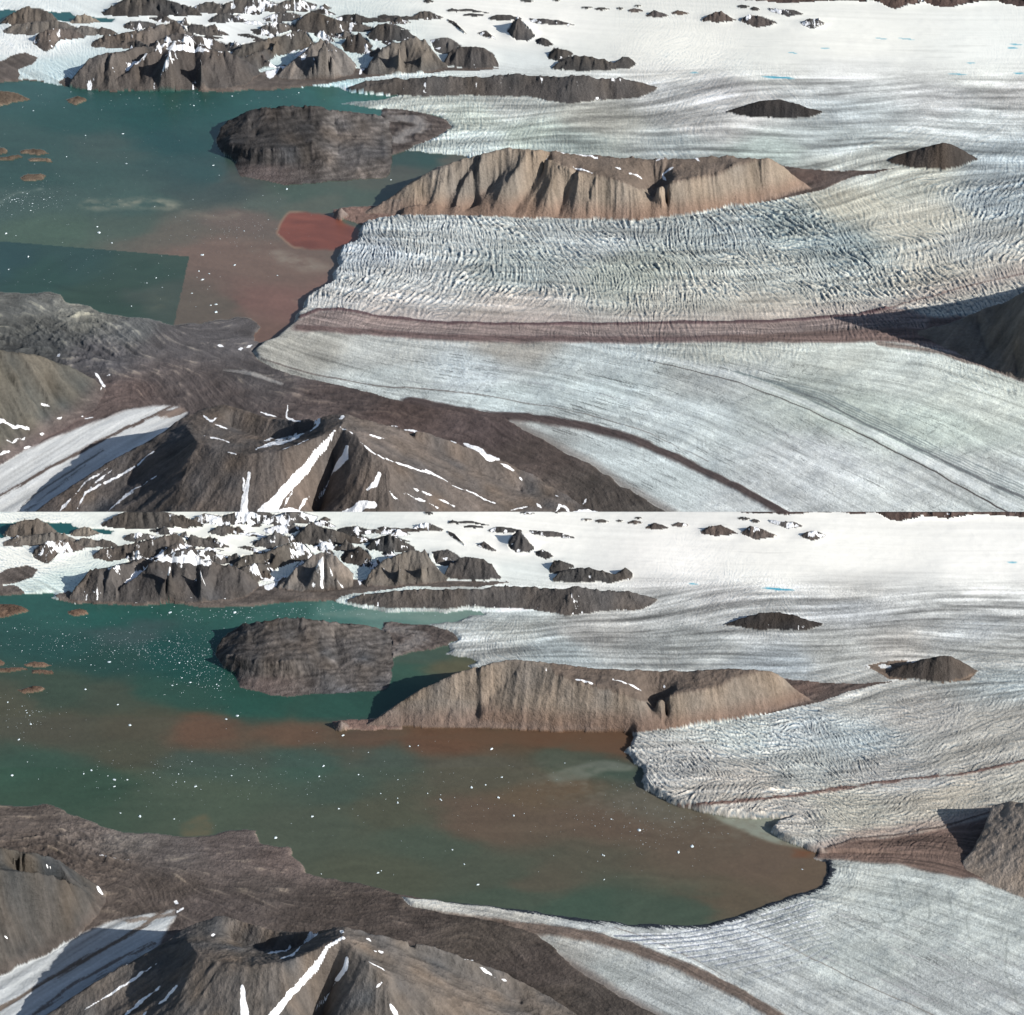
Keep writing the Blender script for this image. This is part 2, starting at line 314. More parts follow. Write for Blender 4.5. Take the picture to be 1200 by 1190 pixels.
NEAR_EXTRA = [
    [(218, 500, 74), (232, 520, 88), (255, 528, 92), (290, 533, 96), (330, 529, 100), (362, 517, 104), (385, 507, 108), (400, 502, 110)],   # cirque rim
    [(400, 502, 110), (405, 487, 106)],
    [(270, 500, 62), (305, 512, 62), (340, 514, 66), (375, 502, 82)],                                                                    # cirque floor
    [(400, 502, 110), (418, 513, 107), (434, 532, 100), (450, 543, 92), (457, 556, 86), (456, 590, 68), (462, 640, 40)],                 # front ridge
    [(450, 543, 92), (500, 560, 68), (540, 575, 50), (600, 600, 24)],
    [(232, 520, 88), (215, 560, 70), (195, 610, 45), (180, 680, 14)],
    [(398, 516, 99), (391, 545, 74), (379, 580, 48), (368, 615, 26)],
    [(470, 506, 80), (540, 540, 46), (610, 576, 18)],
    [(160, 560, 38), (110, 600, 20)],
]
massif('mountain', NEAR['front'], NEAR['crest'], NEAR_EXTRA, col=(112, 102, 95), snow=0, gul=0.36, jag=0.03,
       label='near brown mountain with a hollow summit and snow gullies, bottom of the {P} view')

# flat bits of land --------------------------------------------------------------------------
ISLETS = [[(-160, 108), (0, 107), (20, 109), (34, 116), (20, 120), (0, 125), (-160, 128)],
          [(80, 117), (92, 113), (102, 115), (103, 119), (90, 123), (81, 121)],
          [(-10, 176), (0, 174), (7, 177), (5, 180), (-10, 181)],
          [(-160, 184), (0, 184), (22, 182), (30, 185), (10, 188), (-160, 190)],
          [(24, 178), (38, 174), (50, 175), (60, 180), (48, 182), (28, 181)],
          [(34, 187), (45, 185), (60, 187), (63, 191), (50, 190), (36, 190)],
          [(20, 209), (30, 205), (48, 204), (55, 207), (50, 211), (28, 213)]]

NORTH_U = [(-161, 97), (0, 97), (20, 95), (50, 95), (85, 103), (100, 105), (135, 108), (150, 107), (220, 105), (240, 109), (300, 107), (370, 101), (396, 102), (400, 105), (412, 110), (440, 113), (468, 114),
           (440, 118), (400, 122), (430, 127), (470, 131), (520, 137), (526, 148), (500, 165), (470, 176), (490, 177), (505, 180), (530, 180), (545, 184), (560, 200)]
ICE_U = NORTH_U + [(560, 250), (430, 252), (426, 253), (424, 260), (428, 266), (420, 274), (420, 284), (402, 292), (396, 304), (398, 312), (390, 322), (388, 334), (376, 342), (362, 350), (356, 356), (356, 364), (346, 370),
                   (344, 380), (332, 390), (322, 400), (312, 404), (296, 414), (305, 424), (340, 440), (400, 452), (450, 466), (500, 478), (560, 487), (592, 490), (614, 503), (640, 519), (690, 545), (730, 572), (780, 600), (850, 650), (950, 800),
                   (1400, 800), (1400, -80), (-161, -80)]
LAND_U = [(-161, 346), (0, 343), (30, 345), (58, 342), (72, 346), (80, 355), (100, 359), (120, 366), (150, 372), (178, 375), (205, 382), (230, 380), (255, 375), (280, 371), (298, 372), (302, 384), (298, 400), (312, 404), (296, 414), (305, 424), (340, 440),
          (700, 440), (1100, 800), (-161, 800)]
NORTH_L = [(-161, 97), (0, 98), (40, 97), (64, 96), (62, 101), (72, 104), (85, 107), (130, 110), (220, 109), (240, 113), (300, 111), (350, 107), (388, 104), (404, 108), (425, 113), (455, 117), (520, 117), (560, 117), (567, 121), (548, 124), (538, 129), (500, 132),
           (512, 137), (530, 142), (538, 150), (526, 156), (530, 164), (522, 168), (550, 171), (556, 176), (545, 180), (560, 190)]
ICE_L = NORTH_L + [(560, 250), (738, 259), (742, 264), (741, 274), (730, 282), (738, 286), (742, 294), (752, 300), (756, 308), (753, 316), (758, 326), (772, 334), (786, 340), (800, 346), (820, 352), (835, 356), (880, 359), (925, 360), (908, 368), (905, 376), (918, 386), (935, 392),
                   (960, 400), (954, 406), (968, 412), (970, 424), (960, 440), (932, 451), (900, 460), (866, 474), (830, 485), (780, 486), (740, 484), (690, 478), (640, 471), (580, 463), (520, 457), (470, 452), (480, 462), (540, 474), (600, 486), (630, 494), (652, 513), (668, 531), (700, 552), (740, 575),
                   (790, 600), (850, 650), (950, 800), (1400, 800), (1400, -80), (-161, -80)]
LAND_L = [(-161, 346), (0, 344), (30, 345), (58, 342), (72, 348), (82, 355), (110, 366), (140, 374), (175, 378), (205, 381), (230, 382), (262, 377), (290, 373), (301, 374), (303, 388), (320, 393), (338, 394), (341, 402), (352, 412), (358, 424), (378, 430), (420, 435), (470, 449), (520, 457),
          (700, 480), (1100, 800), (-161, 800)]
TAIL = [(900, 190), (925, 196), (960, 200), (1010, 201), (1048, 198), (1020, 204), (990, 211), (965, 222), (930, 230), (896, 237), (860, 244), (860, 210)]
TONGUE = [(217, 477), (180, 475), (150, 479), (100, 498), (40, 522), (0, 537), (-161, 600), (-161, 760), (100, 760), (80, 660), (60, 600), (90, 575), (140, 548), (190, 510), (222, 484)]
TONGUE_L = [(205, 465), (180, 470), (150, 474), (100, 492), (40, 515), (0, 530), (-161, 600), (-161, 760), (100, 760), (80, 660), (60, 600), (90, 570), (140, 545), (185, 510), (205, 475)]

WATER_U = [(-100, 110, 52, 88, 88), (50, 105, 58, 96, 95), (150, 115, 44, 86, 84), (300, 115, 48, 92, 90), (420, 113, 60, 110, 108), (100, 140, 48, 86, 82), (200, 135, 38, 82, 78), (60, 165, 60, 88, 84), (120, 170, 70, 90, 86),
           (220, 165, 42, 80, 80), (230, 200, 55, 84, 84), (90, 200, 66, 92, 88), (20, 200, 56, 84, 80), (20, 240, 74, 96, 92), (130, 235, 72, 96, 92), (260, 210, 82, 88, 84), (240, 215, 70, 84, 82), (330, 225, 82, 100, 92), (430, 215, 92, 98, 90), (400, 232, 84, 100, 92), (300, 235, 92, 104, 98),
           (150, 265, 84, 100, 92), (60, 275, 82, 104, 92), (200, 280, 108, 104, 96), (280, 260, 116, 104, 98), (350, 240, 96, 104, 96), (250, 300, 124, 106, 98), (330, 310, 124, 106, 98), (300, 350, 124, 98, 92), (340, 350, 130, 102, 96), (240, 360, 106, 98, 90), (320, 395, 118, 96, 88), (470, 185, 62, 84, 80), (500, 183, 56, 84, 80),
           (530, 187, 96, 96, 88), (470, 200, 88, 92, 86), (-100, 220, 60, 86, 84)]
WATER_L = [(-100, 110, 52, 96, 92), (60, 105, 52, 96, 92), (150, 118, 46, 94, 90), (250, 120, 52, 96, 92), (400, 118, 78, 122, 120), (480, 120, 104, 140, 138), (540, 121, 120, 150, 148), (340, 117, 60, 104, 100), (150, 145, 66, 90, 92), (60, 160, 46, 84, 82), (200, 165, 38, 82, 80), (250, 185, 36, 80, 76), (120, 180, 46, 80, 76),
           (60, 210, 66, 82, 72), (0, 230, 86, 88, 76), (130, 220, 74, 84, 74), (230, 215, 52, 84, 76), (300, 225, 46, 86, 78), (400, 225, 50, 86, 78), (470, 190, 62, 92, 82), (500, 170, 72, 92, 84), (520, 185, 96, 96, 78), (430, 215, 48, 82, 74), (60, 250, 86, 86, 74), (150, 255, 88, 86, 72), (250, 258, 108, 84, 68),
           (350, 260, 108, 86, 70), (430, 270, 100, 82, 68), (520, 268, 106, 80, 64), (640, 268, 102, 76, 60), (730, 270, 104, 78, 62), (150, 285, 84, 86, 72), (20, 300, 62, 90, 78), (100, 320, 62, 86, 74), (240, 300, 74, 92, 84), (350, 290, 70, 94, 86), (450, 290, 78, 92, 84), (250, 330, 82, 96, 84), (400, 320, 74, 90, 82),
           (380, 370, 82, 92, 82), (450, 350, 86, 90, 78), (500, 390, 80, 92, 82), (550, 300, 92, 92, 82), (650, 285, 82, 92, 82), (710, 300, 72, 88, 80), (620, 330, 104, 92, 78), (580, 360, 102, 90, 80), (700, 360, 104, 92, 82), (800, 390, 102, 92, 82), (900, 410, 106, 94, 84), (940, 425, 106, 94, 82), (650, 430, 92, 90, 80),
           (580, 425, 82, 90, 80), (700, 465, 72, 92, 82), (800, 470, 76, 92, 82), (600, 450, 78, 92, 82), (450, 425, 84, 90, 78), (850, 455, 100, 92, 80), (760, 335, 100, 98, 90)]
ICEC_U = [(600, 30, 241, 241, 239), (250, 45, 232, 236, 238), (30, 55, 230, 234, 236), (70, 85, 196, 214, 220), (30, 88, 196, 210, 214), (1000, 50, 240, 241, 238), (800, 60, 238, 238, 234), (1150, 60, 238, 241, 240), (1150, 88, 234, 237, 235), (900, 78, 226, 228, 226), (1000, 84, 226, 228, 228), (700, 100, 222, 226, 226), (780, 88, 222, 222, 220),
          (780, 105, 190, 192, 194), (600, 84, 216, 222, 224), (450, 92, 205, 215, 218), (400, 99, 180, 205, 210), (850, 110, 188, 188, 190), (870, 128, 184, 184, 184), (1000, 108, 196, 200, 202), (1000, 130, 186, 194, 198), (1100, 115, 196, 198, 200), (1180, 110, 206, 206, 206), (1150, 140, 188, 194, 196), (600, 125, 180, 184, 182),
          (480, 120, 196, 202, 198), (700, 140, 176, 176, 170), (550, 140, 182, 190, 184), (620, 158, 176, 186, 180), (650, 168, 160, 170, 168), (800, 168, 178, 186, 188), (820, 150, 182, 182, 182), (980, 165, 176, 184, 186), (900, 180, 178, 190, 188), (560, 168, 190, 200, 200), (1180, 190, 166, 176, 182), (1180, 230, 160, 170, 176),
          (1000, 195, 196, 200, 196), (1060, 210, 190, 192, 184), (1000, 235, 192, 190, 178), (1080, 260, 194, 192, 182), (930, 262, 150, 162, 164), (980, 285, 160, 172, 174), (850, 270, 162, 170, 172), (700, 280, 168, 174, 176), (500, 275, 182, 188, 190), (430, 300, 176, 184, 192), (450, 330, 184, 188, 190), (600, 320, 168, 176, 176),
          (750, 320, 166, 172, 166), (900, 320, 186, 190, 186), (800, 350, 178, 178, 172), (600, 362, 178, 172, 168), (1150, 290, 176, 180, 180), (1100, 320, 180, 178, 170), (1180, 310, 182, 180, 174), (450, 355, 178, 176, 176), (900, 362, 180, 176, 168), (450, 415, 176, 180, 180), (350, 410, 160, 160, 156), (600, 408, 158, 156, 152),
          (550, 435, 196, 206, 212), (700, 425, 190, 200, 204), (850, 415, 172, 176, 172), (850, 440, 176, 182, 184), (950, 420, 196, 202, 198), (1050, 440, 206, 214, 212), (1150, 470, 208, 216, 212), (950, 455, 168, 176, 174), (1000, 480, 184, 194, 190), (1100, 500, 196, 208, 204), (1100, 560, 200, 206, 208), (950, 540, 196, 202, 206),
          (800, 490, 194, 204, 208), (700, 455, 192, 204, 208), (600, 470, 190, 202, 206), (450, 445, 186, 194, 196), (700, 535, 192, 202, 206), (750, 560, 190, 200, 204), (900, 590, 194, 200, 204), (640, 510, 172, 178, 180), (1180, 590, 198, 206, 208)]
ICEC_L = [(600, 30, 244, 246, 250), (250, 45, 240, 244, 246), (30, 55, 238, 242, 244), (70, 85, 214, 230, 234), (1000, 50, 244, 246, 250), (800, 60, 244, 245, 250), (1150, 60, 243, 245, 250), (1150, 88, 240, 243, 248), (900, 70, 238, 240, 244), (700, 95, 226, 230, 236), (780, 84, 214, 216, 222), (600, 84, 220, 228, 234), (450, 95, 205, 218, 224),
          (850, 100, 196, 198, 204), (780, 105, 184, 188, 194), (870, 120, 184, 188, 194), (1000, 112, 188, 194, 204), (1000, 98, 206, 208, 212), (1100, 106, 196, 200, 206), (1180, 110, 196, 200, 206), (1150, 135, 180, 186, 194), (600, 120, 188, 198, 206), (600, 135, 176, 182, 186), (700, 140, 172, 174, 178), (560, 160, 190, 196, 202), (650, 165, 176, 188, 198),
          (800, 155, 178, 184, 190), (900, 180, 174, 184, 196), (980, 165, 178, 182, 186), (1050, 160, 176, 176, 178), (1180, 170, 190, 194, 198), (1180, 200, 170, 180, 188), (1000, 215, 178, 180, 182), (1080, 235, 176, 176, 178), (1180, 250, 176, 176, 176), (930, 255, 196, 206, 216), (860, 260, 206, 216, 222), (1000, 265, 190, 202, 212),
          (800, 290, 190, 192, 196), (860, 320, 182, 180, 180), (950, 300, 182, 188, 192), (1050, 310, 178, 180, 184), (1150, 290, 180, 180, 180), (900, 350, 196, 194, 194), (1000, 345, 184, 184, 180), (1100, 330, 192, 188, 182), (1180, 325, 186, 186, 184), (700, 490, 196, 204, 212), (600, 475, 190, 192, 194), (850, 500, 204, 212, 222),
          (950, 470, 190, 198, 204), (1000, 430, 192, 200, 204), (1050, 450, 188, 198, 204), (1150, 480, 196, 206, 212), (1000, 520, 192, 202, 208), (900, 560, 198, 206, 214), (1100, 560, 190, 198, 206), (1180, 590, 190, 198, 206), (800, 540, 196, 204, 212), (700, 545, 176, 184, 190), (770, 580, 184, 192, 200), (660, 520, 164, 166, 168)]
FLOW = [(250, 45, 20), (60, 75, 30), (600, 60, 10), (800, 60, 4), (1000, 60, 3), (600, 125, 2), (450, 118, -6), (450, 97, -4), (700, 90, 2), (800, 110, -14), (900, 165, 3), (700, 165, 2), (620, 140, -10), (1050, 115, -6), (1100, 150, 5), (1180, 130, 2), (1000, 215, -20), (600, 300, 1), (900, 300, -5), (1150, 280, -15), (1150, 330, -12),
        (500, 380, 3), (800, 380, 0), (1000, 385, -5), (400, 425, 14), (550, 440, 8), (700, 470, 15), (850, 460, 20), (950, 500, 27), (1100, 540, 28), (1000, 430, 8), (1150, 460, 18), (800, 550, 27), (700, 530, 22), (350, 435, 18), (900, 600, 30), (100, 520, -32), (0, 580, -32), (200, 485, -25), (1200, 420, 25)]
CREV_U = [(430, 300, -62), (450, 270, 70), (540, 270, 62), (500, 340, -52), (600, 350, -45), (650, 315, 62), (600, 280, 80), (750, 360, 90), (850, 300, 50), (950, 340, 60), (1000, 330, 55), (1060, 350, 62), (850, 260, 75), (900, 255, 35), (950, 270, 35), (1000, 285, 45), (1150, 230, -48), (1180, 270, -55), (1100, 250, 60), (1100, 330, 62),
          (600, 120, -60), (920, 125, 50), (850, 115, -50), (780, 280, 70), (700, 290, 55), (1040, 300, 60), (600, 420, 90), (900, 420, 100), (1100, 180, -40)]
CREV_L = [(780, 300, 34), (850, 270, 24), (900, 260, 24), (1000, 270, 38), (950, 330, 30), (1050, 230, 10), (1000, 215, 15), (850, 330, -40), (1150, 300, -35), (1050, 330, -30), (1180, 200, -20), (1150, 230, -50), (860, 490, -22), (920, 480, -25), (900, 510, -14), (960, 540, 10), (850, 115, -50), (950, 120, 60), (650, 170, 60), (600, 120, -60), (950, 370, 35), (1050, 430, -60)]


def smooth_field_angle(U, V, ctrl, double=False):
    m = 2.0 if double else 1.0
    rows = [(u, v, math.cos(m * math.radians(a)), math.sin(m * math.radians(a))) for u, v, a in ctrl]
    f = idw(U, V, rows, p=1.6, e=25)
    ang = np.arctan2(f[..., 1], f[..., 0]) / m
    return np.cos(ang), np.sin(ang)


U0, U1 = -160, 1360


def build_panel(low):
    """compute relief, colour and class rasters of one date, then mesh them"""
    VO = 600.0 if low else 0.0
    va, vb = (0, 756) if low else (-44, 764)
    us = np.arange(U0, U1 + 1, 1.0); vs = np.arange(va, vb + 1, 1.0)
    U, V = np.meshgrid(us, vs)
    H, W = U.shape
    n = lambda su, sv=None, o=4, g=0.55: fbm(H, W, su, sv or su / 2, o, g)
    wu = n(24, 12, 5, .6) * 1.7; wv = n(24, 12, 5, .6) * 0.9
    UW, VW = U + wu, V + wv
    persp = np.clip(0.25 + (V) / 600.0, 0.25, 1.2)         # how coarse near detail is against far detail

    ICE, LAND = (ICE_L, LAND_L) if low else (ICE_U, LAND_U)
    land = inpoly(UW, VW, LAND)
    ice = inpoly(UW, VW, ICE)
    # far inlet, top left
    inlet = inpoly(UW, VW, [(-161, 13), (30, 13), (80, 15), (84, 18), (135, 22), (130, 26), (100, 27), (70, 26), (0, 31), (-161, 33)])
    ice &= ~inlet
    land &= ~ice
    islet = np.zeros_like(ice)
    for p in ISLETS: islet |= inpoly(UW, VW, p)
    fringe = inpoly(UW, VW, [(448, 130), (500, 132), (531, 142), (537, 150), (524, 157), (482, 166), (448, 174)] if low else [(448, 127), (472, 130), (525, 139), (531, 150), (502, 166), (470, 178), (448, 190)])
    islet |= fringe
    ice &= ~fringe
    isth = inpoly(UW, VW, [(390, 246), (410, 244), (440, 242), (470, 245), (470, 256), (430, 256 if low else 262), (424, 264 if not low else 256), (405, 257), (393, 256)])
    ice &= ~isth
    water = ~(ice | land | islet | isth)

    # ---- base rise
    sh = np.clip((blur(ice.astype(float), 2, 1) - 0.5) * 2.0, 0, 1)
    icelift = np.where(V < 90, 1.0, np.where(V < 240, 2.5, 7.0))
    icelift = blur(icelift, 10, 10)
    nearw = np.clip(blur(blur(water.astype(float), 60, 30), 40, 20) * 6, 0, 1)
    icelift *= .15 + .85 * nearw
    nol = blur(inpoly(U, V, [(540, 488), (640, 490), (800, 545), (960, 630), (960, 760), (540, 760)]).astype(float), 8, 5)
    icelift *= 1 - nol
    if low: icelift = icelift * np.where(blur((V > 400).astype(float), 0, 6) > .5, .35, 1)
    base = icelift * sh * (0.9 + 0.1 * n(60))
    shl = np.clip((blur((land | islet | isth).astype(float), 2, 1) - 0.45) * 1.8, 0, 1)
    base = np.where(ice, base, shl * (0.6 + 0.6 * land * sstep(V, 345, 420)) * 2.0)
    base = blur(base, 1, 0)
    VD = V - base
    VDW = VD + wv * 0.6; UDW = U + wu * 0.6

    C = np.zeros((H, W, 3)); K = np.zeros((H, W), np.int32)
    names = {}

    def cid(name, label, kind='structure'):
        k = len(names) + 1
        names[k] = (name, label, kind)
        return k
    P = 'lower' if low else 'upper'

    # ---- water
    kw = cid('water', ('green and brown silty fjord water of the lower view, open right up to the retreated ice' if low else 'teal fjord water of the upper view fading to brown silt by the ice front'))
    K[:] = kw
    wu2 = n(130, 40, 5, .6) * 18; wv2 = n(130, 40, 5, .6) * 5
    cw = idw(U + wu2, V + wv2, WATER_L if low else WATER_U, p=2.1, e=10, fv=2.4)
    swirl = lic(n(10, 5, 3), np.ones((H, W)) * 1.0 + 0.5 * n(90, 40, 2), 0.35 * n(80, 30, 3), 24, 1.5)
    cw *= (1 + 0.016 * swirl + 0.02 * n(3, 2, 2))[..., None]
    if not low:
        # darker, older strip of water with its straight edge, then pale foam drifts and the red pool
        tile = inpoly(U + 0.4 * n(3, 2), V, [(-161, 268), (0, 283), (222, 301), (203, 384), (-161, 400)])
        cw2 = idw(U + wu2, V + wv2, [(0, 300, 50, 78, 80), (100, 310, 54, 80, 78), (180, 320, 60, 82, 74), (60, 330, 52, 80, 74), (130, 350, 58, 80, 70), (185, 350, 76, 88, 82), (200, 310, 66, 86, 78)], p=2, e=10)
        cw2 *= (1 + 0.02 * swirl)[..., None]
        cw = np.where(tile[..., None], cw2, cw)
        def foam(pts, wd, col, amt):
            d = linedist(U + wu2 * .25, V + wv2 * .8, pts, 2.0)
            m = np.clip(1 - d / wd, 0, 1) * np.clip(0.55 + 0.5 * n(14, 5, 4), 0, 1) * amt
            return m[..., None], np.array(col, float)
        for f in [([(100, 244), (130, 241), (150, 238), (172, 236), (200, 240)], 16, (150, 152, 140), .85), ([(215, 250), (260, 258), (280, 256)], 13, (140, 132, 122), .6),
                  ([(330, 300), (350, 306), (378, 314)], 20, (150, 142, 134), .9), ([(325, 292), (300, 296)], 10, (140, 132, 122), .3), ([(5, 236), (20, 228), (42, 222)], 6, (130, 145, 142), .7), ([(350, 345), (362, 352)], 10, (150, 140, 130), .6),
                  ([(182, 362), (188, 352)], 20, (96, 104, 92), .5)]:
            m, c = foam(*f); cw = cw * (1 - m) + c * m
        pool = inpoly(UW, VW, [(337, 250), (350, 248), (375, 250), (396, 252), (405, 262), (421, 268), (422, 280), (416, 288), (402, 291), (385, 293), (362, 292), (346, 291), (338, 287), (332, 281), (326, 274), (328, 265), (332, 256)])
        pe = np.clip(blur(pool.astype(float), 1, 1), 0, 1)
        edge = (4 * pe * (1 - pe))[..., None] * np.clip(1 - (U - 340) / 20, 0, .6)[..., None]
        cp_ = np.array([131, 81, 70.]) * (1 + 0.05 * swirl)[..., None]
        cw = cw * (1 - pe[..., None]) + cp_ * pe[..., None]
        cw = cw * (1 - edge) + np.array([165, 145, 128.]) * edge
    else:
        for poly, col, a in [([(825, 352), (925, 360), (945, 395), (905, 388), (870, 375), (845, 365)], (150, 160, 154), .9), ([(640, 308), (700, 292), (745, 296), (740, 304), (700, 304), (690, 312), (650, 318)], (118, 126, 120), .8),
                             ([(930, 395), (958, 398), (955, 406), (928, 404)], (116, 84, 66), .9), ([(400, 268), (500, 262), (560, 258), (742, 259), (744, 270), (736, 282), (700, 282), (600, 272), (500, 266)], (104, 82, 67), .85),
                             ([(212, 366), (240, 352), (250, 368), (245, 380), (215, 382)], (108, 104, 86), .8), ([(370, 118), (420, 113), (560, 118), (565, 124), (520, 127), (400, 125)], (128, 154, 152), .55)]:
            m = blur(inpoly(UW, VW, poly).astype(float), 3, 1) * a
            m = (m * np.clip(0.85 + 0.2 * n(12, 5), 0, 1))[..., None]
            cw = cw * (1 - m) + np.array(col, float) * m
        m = np.clip(1 - linedist(U + wu2 * .3, V + wv2 * .5, [(640, 312), (700, 330), (780, 350), (850, 372)], 2.0) / 60, 0, 1) * np.clip(0.3 + 0.4 * n(10, 4, 4), 0, 1) * .55
        cw = cw * (1 - m[..., None]) + np.array([124, 122, 114.]) * m[..., None]
    cw *= np.array([1.035, 1.01, .95])
    C[:] = cw
    C[inlet] = np.array([40, 96, 96.])

    # ---- ice
    ki = cid('snowfield', 'bright white snowfield filling the top of the %s view' % P)
    kg = cid('glacier', 'crevassed main glacier between the tan massif and the dark moraine, %s view' % P)
    kl = cid('glacier', 'smooth streaked pale glacier sweeping to the bottom right of the %s view' % P)
    ku = cid('glacier', 'grey upper glacier flowing round the small nunataks, %s view' % P)
    snowline = np.interp(U, [-160, 600, 680, 760, 900, 960, 1040, 1120, 1200, 1360], [105, 84, 86, 78, 80, 84, 94, 96, 104, 110])
    K[ice] = ki
    K[ice & (VDW > snowline) & (U > 380)] = ku
    K[ice & (VDW > np.interp(U, [400, 900, 1000, 1060, 1360], [235, 235, 208, 200, 196])) & (U > 380)] = kg
    K[ice & (VDW > np.interp(U, [300, 520, 900, 1040, 1200, 1360], [386, 398, 398, 398, 440, 480]))] = kl
    ci = idw(U + wu2 * .5, VD + wv2 * .4, ICEC_L if low else ICEC_U, p=2.0, e=9, fv=2.2)
    fu, fv_ = smooth_field_angle(U, VD, FLOW)
    fv_w = fv_
    s1 = lic(n(3, 2, 2, .7), fu, fv_w, 60, 1.5)
    s2 = lic(n(10, 4, 3), fu, fv_w, 45, 2.0)
    s3 = lic(rng.standard_normal((H, W)), fu, fv_w, 16, 1.0)
    cu, cv = smooth_field_angle(U, VD, CREV_L if low else CREV_U, True)
    # crevasse pattern: noise drawn out along the crevasse direction, band limited
    wob = n(34, 16, 3) * 0.45
    cu2 = cu * np.cos(wob) - cv * np.sin(wob); cv2 = cu * np.sin(wob) + cv * np.cos(wob)
    q = rng.standard_normal((H, W)); q = blur(q, 1, 0) - blur(q, 2, 2)
    c1 = lic(q, cu2, cv2, 4.5, 1.0); c1 = c1 - blur(c1, 3, 3); c1 /= c1.std()
    q = rng.standard_normal((H, W)); q = q - blur(q, 1, 1)
    c2 = lic(q, cu2, cv2, 3.2, .8); c2 = c2 - blur(c2, 2, 2); c2 /= c2.std()
    zn = n(60, 9, 4)                                        # bands with coarser or finer fractures
    c1 = c1 * np.clip(.62 + .4 * zn, .1, 1.3); c2 = c2 * np.clip(.95 - .2 * zn, .5, 1.3)
    if low:
        st = [(800, 290, .9), (900, 260, 1.0), (1000, 270, .8), (950, 330, .8), (1100, 320, .6), (850, 340, .8), (1000, 215, .45), (1180, 210, .45), (1100, 240, .5), (1000, 370, .7), (900, 175, .2), (900, 120, .45), (1000, 150, .1), (700, 160, .25), (560, 170, .5), (600, 60, 0), (1000, 60, 0), (250, 45, 0), (70, 88, .5),
              (860, 490, .35), (960, 430, .4), (1050, 450, .15), (1100, 540, .06), (900, 560, .08), (700, 490, .2), (780, 560, .08), (1000, 95, .2), (1180, 100, .15), (1150, 130, .25), (400, 103, .6)]
    else:
        st = [(430, 300, 1.2), (500, 270, 1.1), (600, 330, 1.0), (700, 280, .95), (800, 320, 1.0), (850, 270, 1.1), (930, 265, 1.2), (1000, 330, 1.1), (1050, 350, 1.1), (1100, 300, .8), (1060, 250, .4), (1000, 235, .4), (1180, 230, .9), (1150, 190, .4), (1180, 280, .8), (600, 375, .3), (900, 375, .4), (550, 410, .25), (600, 450, .06), (800, 500, .05),
              (1000, 440, .1), (1100, 540, .05), (900, 180, .15), (600, 170, .5), (560, 178, .8), (700, 140, .25), (600, 118, .6), (450, 120, .7), (930, 122, .4), (820, 118, .5), (1150, 132, .3), (900, 150, .2), (600, 60, 0), (1000, 60, 0), (250, 45, 0), (70, 90, .5), (1000, 95, .1), (400, 103, .7), (700, 540, .08), (370, 430, .15)]
    cs = np.clip(idw(U, VD, st, p=2.2, e=10)[..., 0] - .14, 0, 2) * 1.12
    far = sstep(VD, 60, 230)
    crev = (c1 * (0.25 + 0.75 * far) + c2 * 0.85 * (1.0 - 0.2 * far)) * cs
    ice_r = crev * (0.35 + 0.6 * far) * (0.66 if low else 0.56)
    ice_r += s2 * 0.12 * sstep(VD, 380, 430) + n(40, 20) * 0.5 * (0.3 + far * .7)
    # colour of ice: dirt streaks along flow, bluish walls low in the crevasses
    dirty = sstep(VD, 60, 110)
    gr = rng.standard_normal((H, W))
    mul = 1 + dirty * (0.045 * s1 + 0.045 * s2 + 0.035 * s3 + .05 * gr) + 0.010 * (1 - dirty) * s1
    pos = np.clip(crev, -2.2, 2.2)
    ci = ci * mul[..., None] * np.array([1.006, 1.0, .972])
    if low: ci = ci * (1 - .085 * sstep(VD, 60, 260))[..., None] * np.array([1.01, 1.0, .975])
    mid = sstep(VD, 78, 100) * (1 - sstep(VD, 200, 250))
    s5 = lic(n(26, 7, 4, .65), fu, fv_w, 30, 2.0)
    ci = ci * (1 - .035 * mid + mid * (.05 * s2 + .05 * s5 + .03 * s1))[..., None]
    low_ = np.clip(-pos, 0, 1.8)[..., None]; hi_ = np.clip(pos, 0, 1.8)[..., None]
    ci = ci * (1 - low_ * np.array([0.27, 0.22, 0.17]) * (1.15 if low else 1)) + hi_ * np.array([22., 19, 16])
    patch = (n(50, 14, 5, .6))[..., None]
    ci = ci * (1 + 0.035 * patch * dirty[..., None])
    # dark cross fractures and melt channels on the smooth lower glacier
    kk = lic(rng.standard_normal((H, W)), fu * .5 + fv_w, fv_w * .5 + fu * .8 * np.sign(n(60, 30, 2)), 6, 1.0)
    fr = np.clip(kk - 1.5, 0, 1.5) * 1.4 * np.clip(n(60, 30, 3) * .8 + .3, 0, 1.5) * sstep(VD, 400, 420)
    ci = ci * (1 - 0.20 * np.clip(fr, 0, 1.6))[..., None]
    ds = np.clip(s1 * .6 + s3 * .8 - 1.1, 0, 2) * sstep(VD, 400, 425)
    ci = ci * (1 - 0.23 * np.clip(ds, 0, 2) * (.6 if low else 1))[..., None]
    sp_ = lic((rng.standard_normal((H, W)) > 2.5).astype(float), fu, fv_w, 7, 1.0)
    sp2 = lic((rng.standard_normal((H, W)) > 2.75).astype(float), fu * .5 - fv_w * .9, fv_w * .5 + fu * .6, 5, 1.0)
    dens = np.clip(.5 + .7 * n(70, 22, 4), 0, 1.6) * sstep(VD, 396, 415)
    ci = ci * (1 - (.085 * np.clip(sp_ - .8, 0, 3) + .03 * np.clip(sp2 - .8, 0, 3)) * dens * (.7 if low else 1))[..., None].clip(.35, 1)
    ds = np.clip(s1 - 0.6, 0, 2) * sstep(VD, 100, 125) * (1 - sstep(VD, 200, 240)) * (1 - np.clip(cs, 0, 1))
    ci = ci * (1 - 0.055 * np.clip(ds, 0, 2))[..., None]

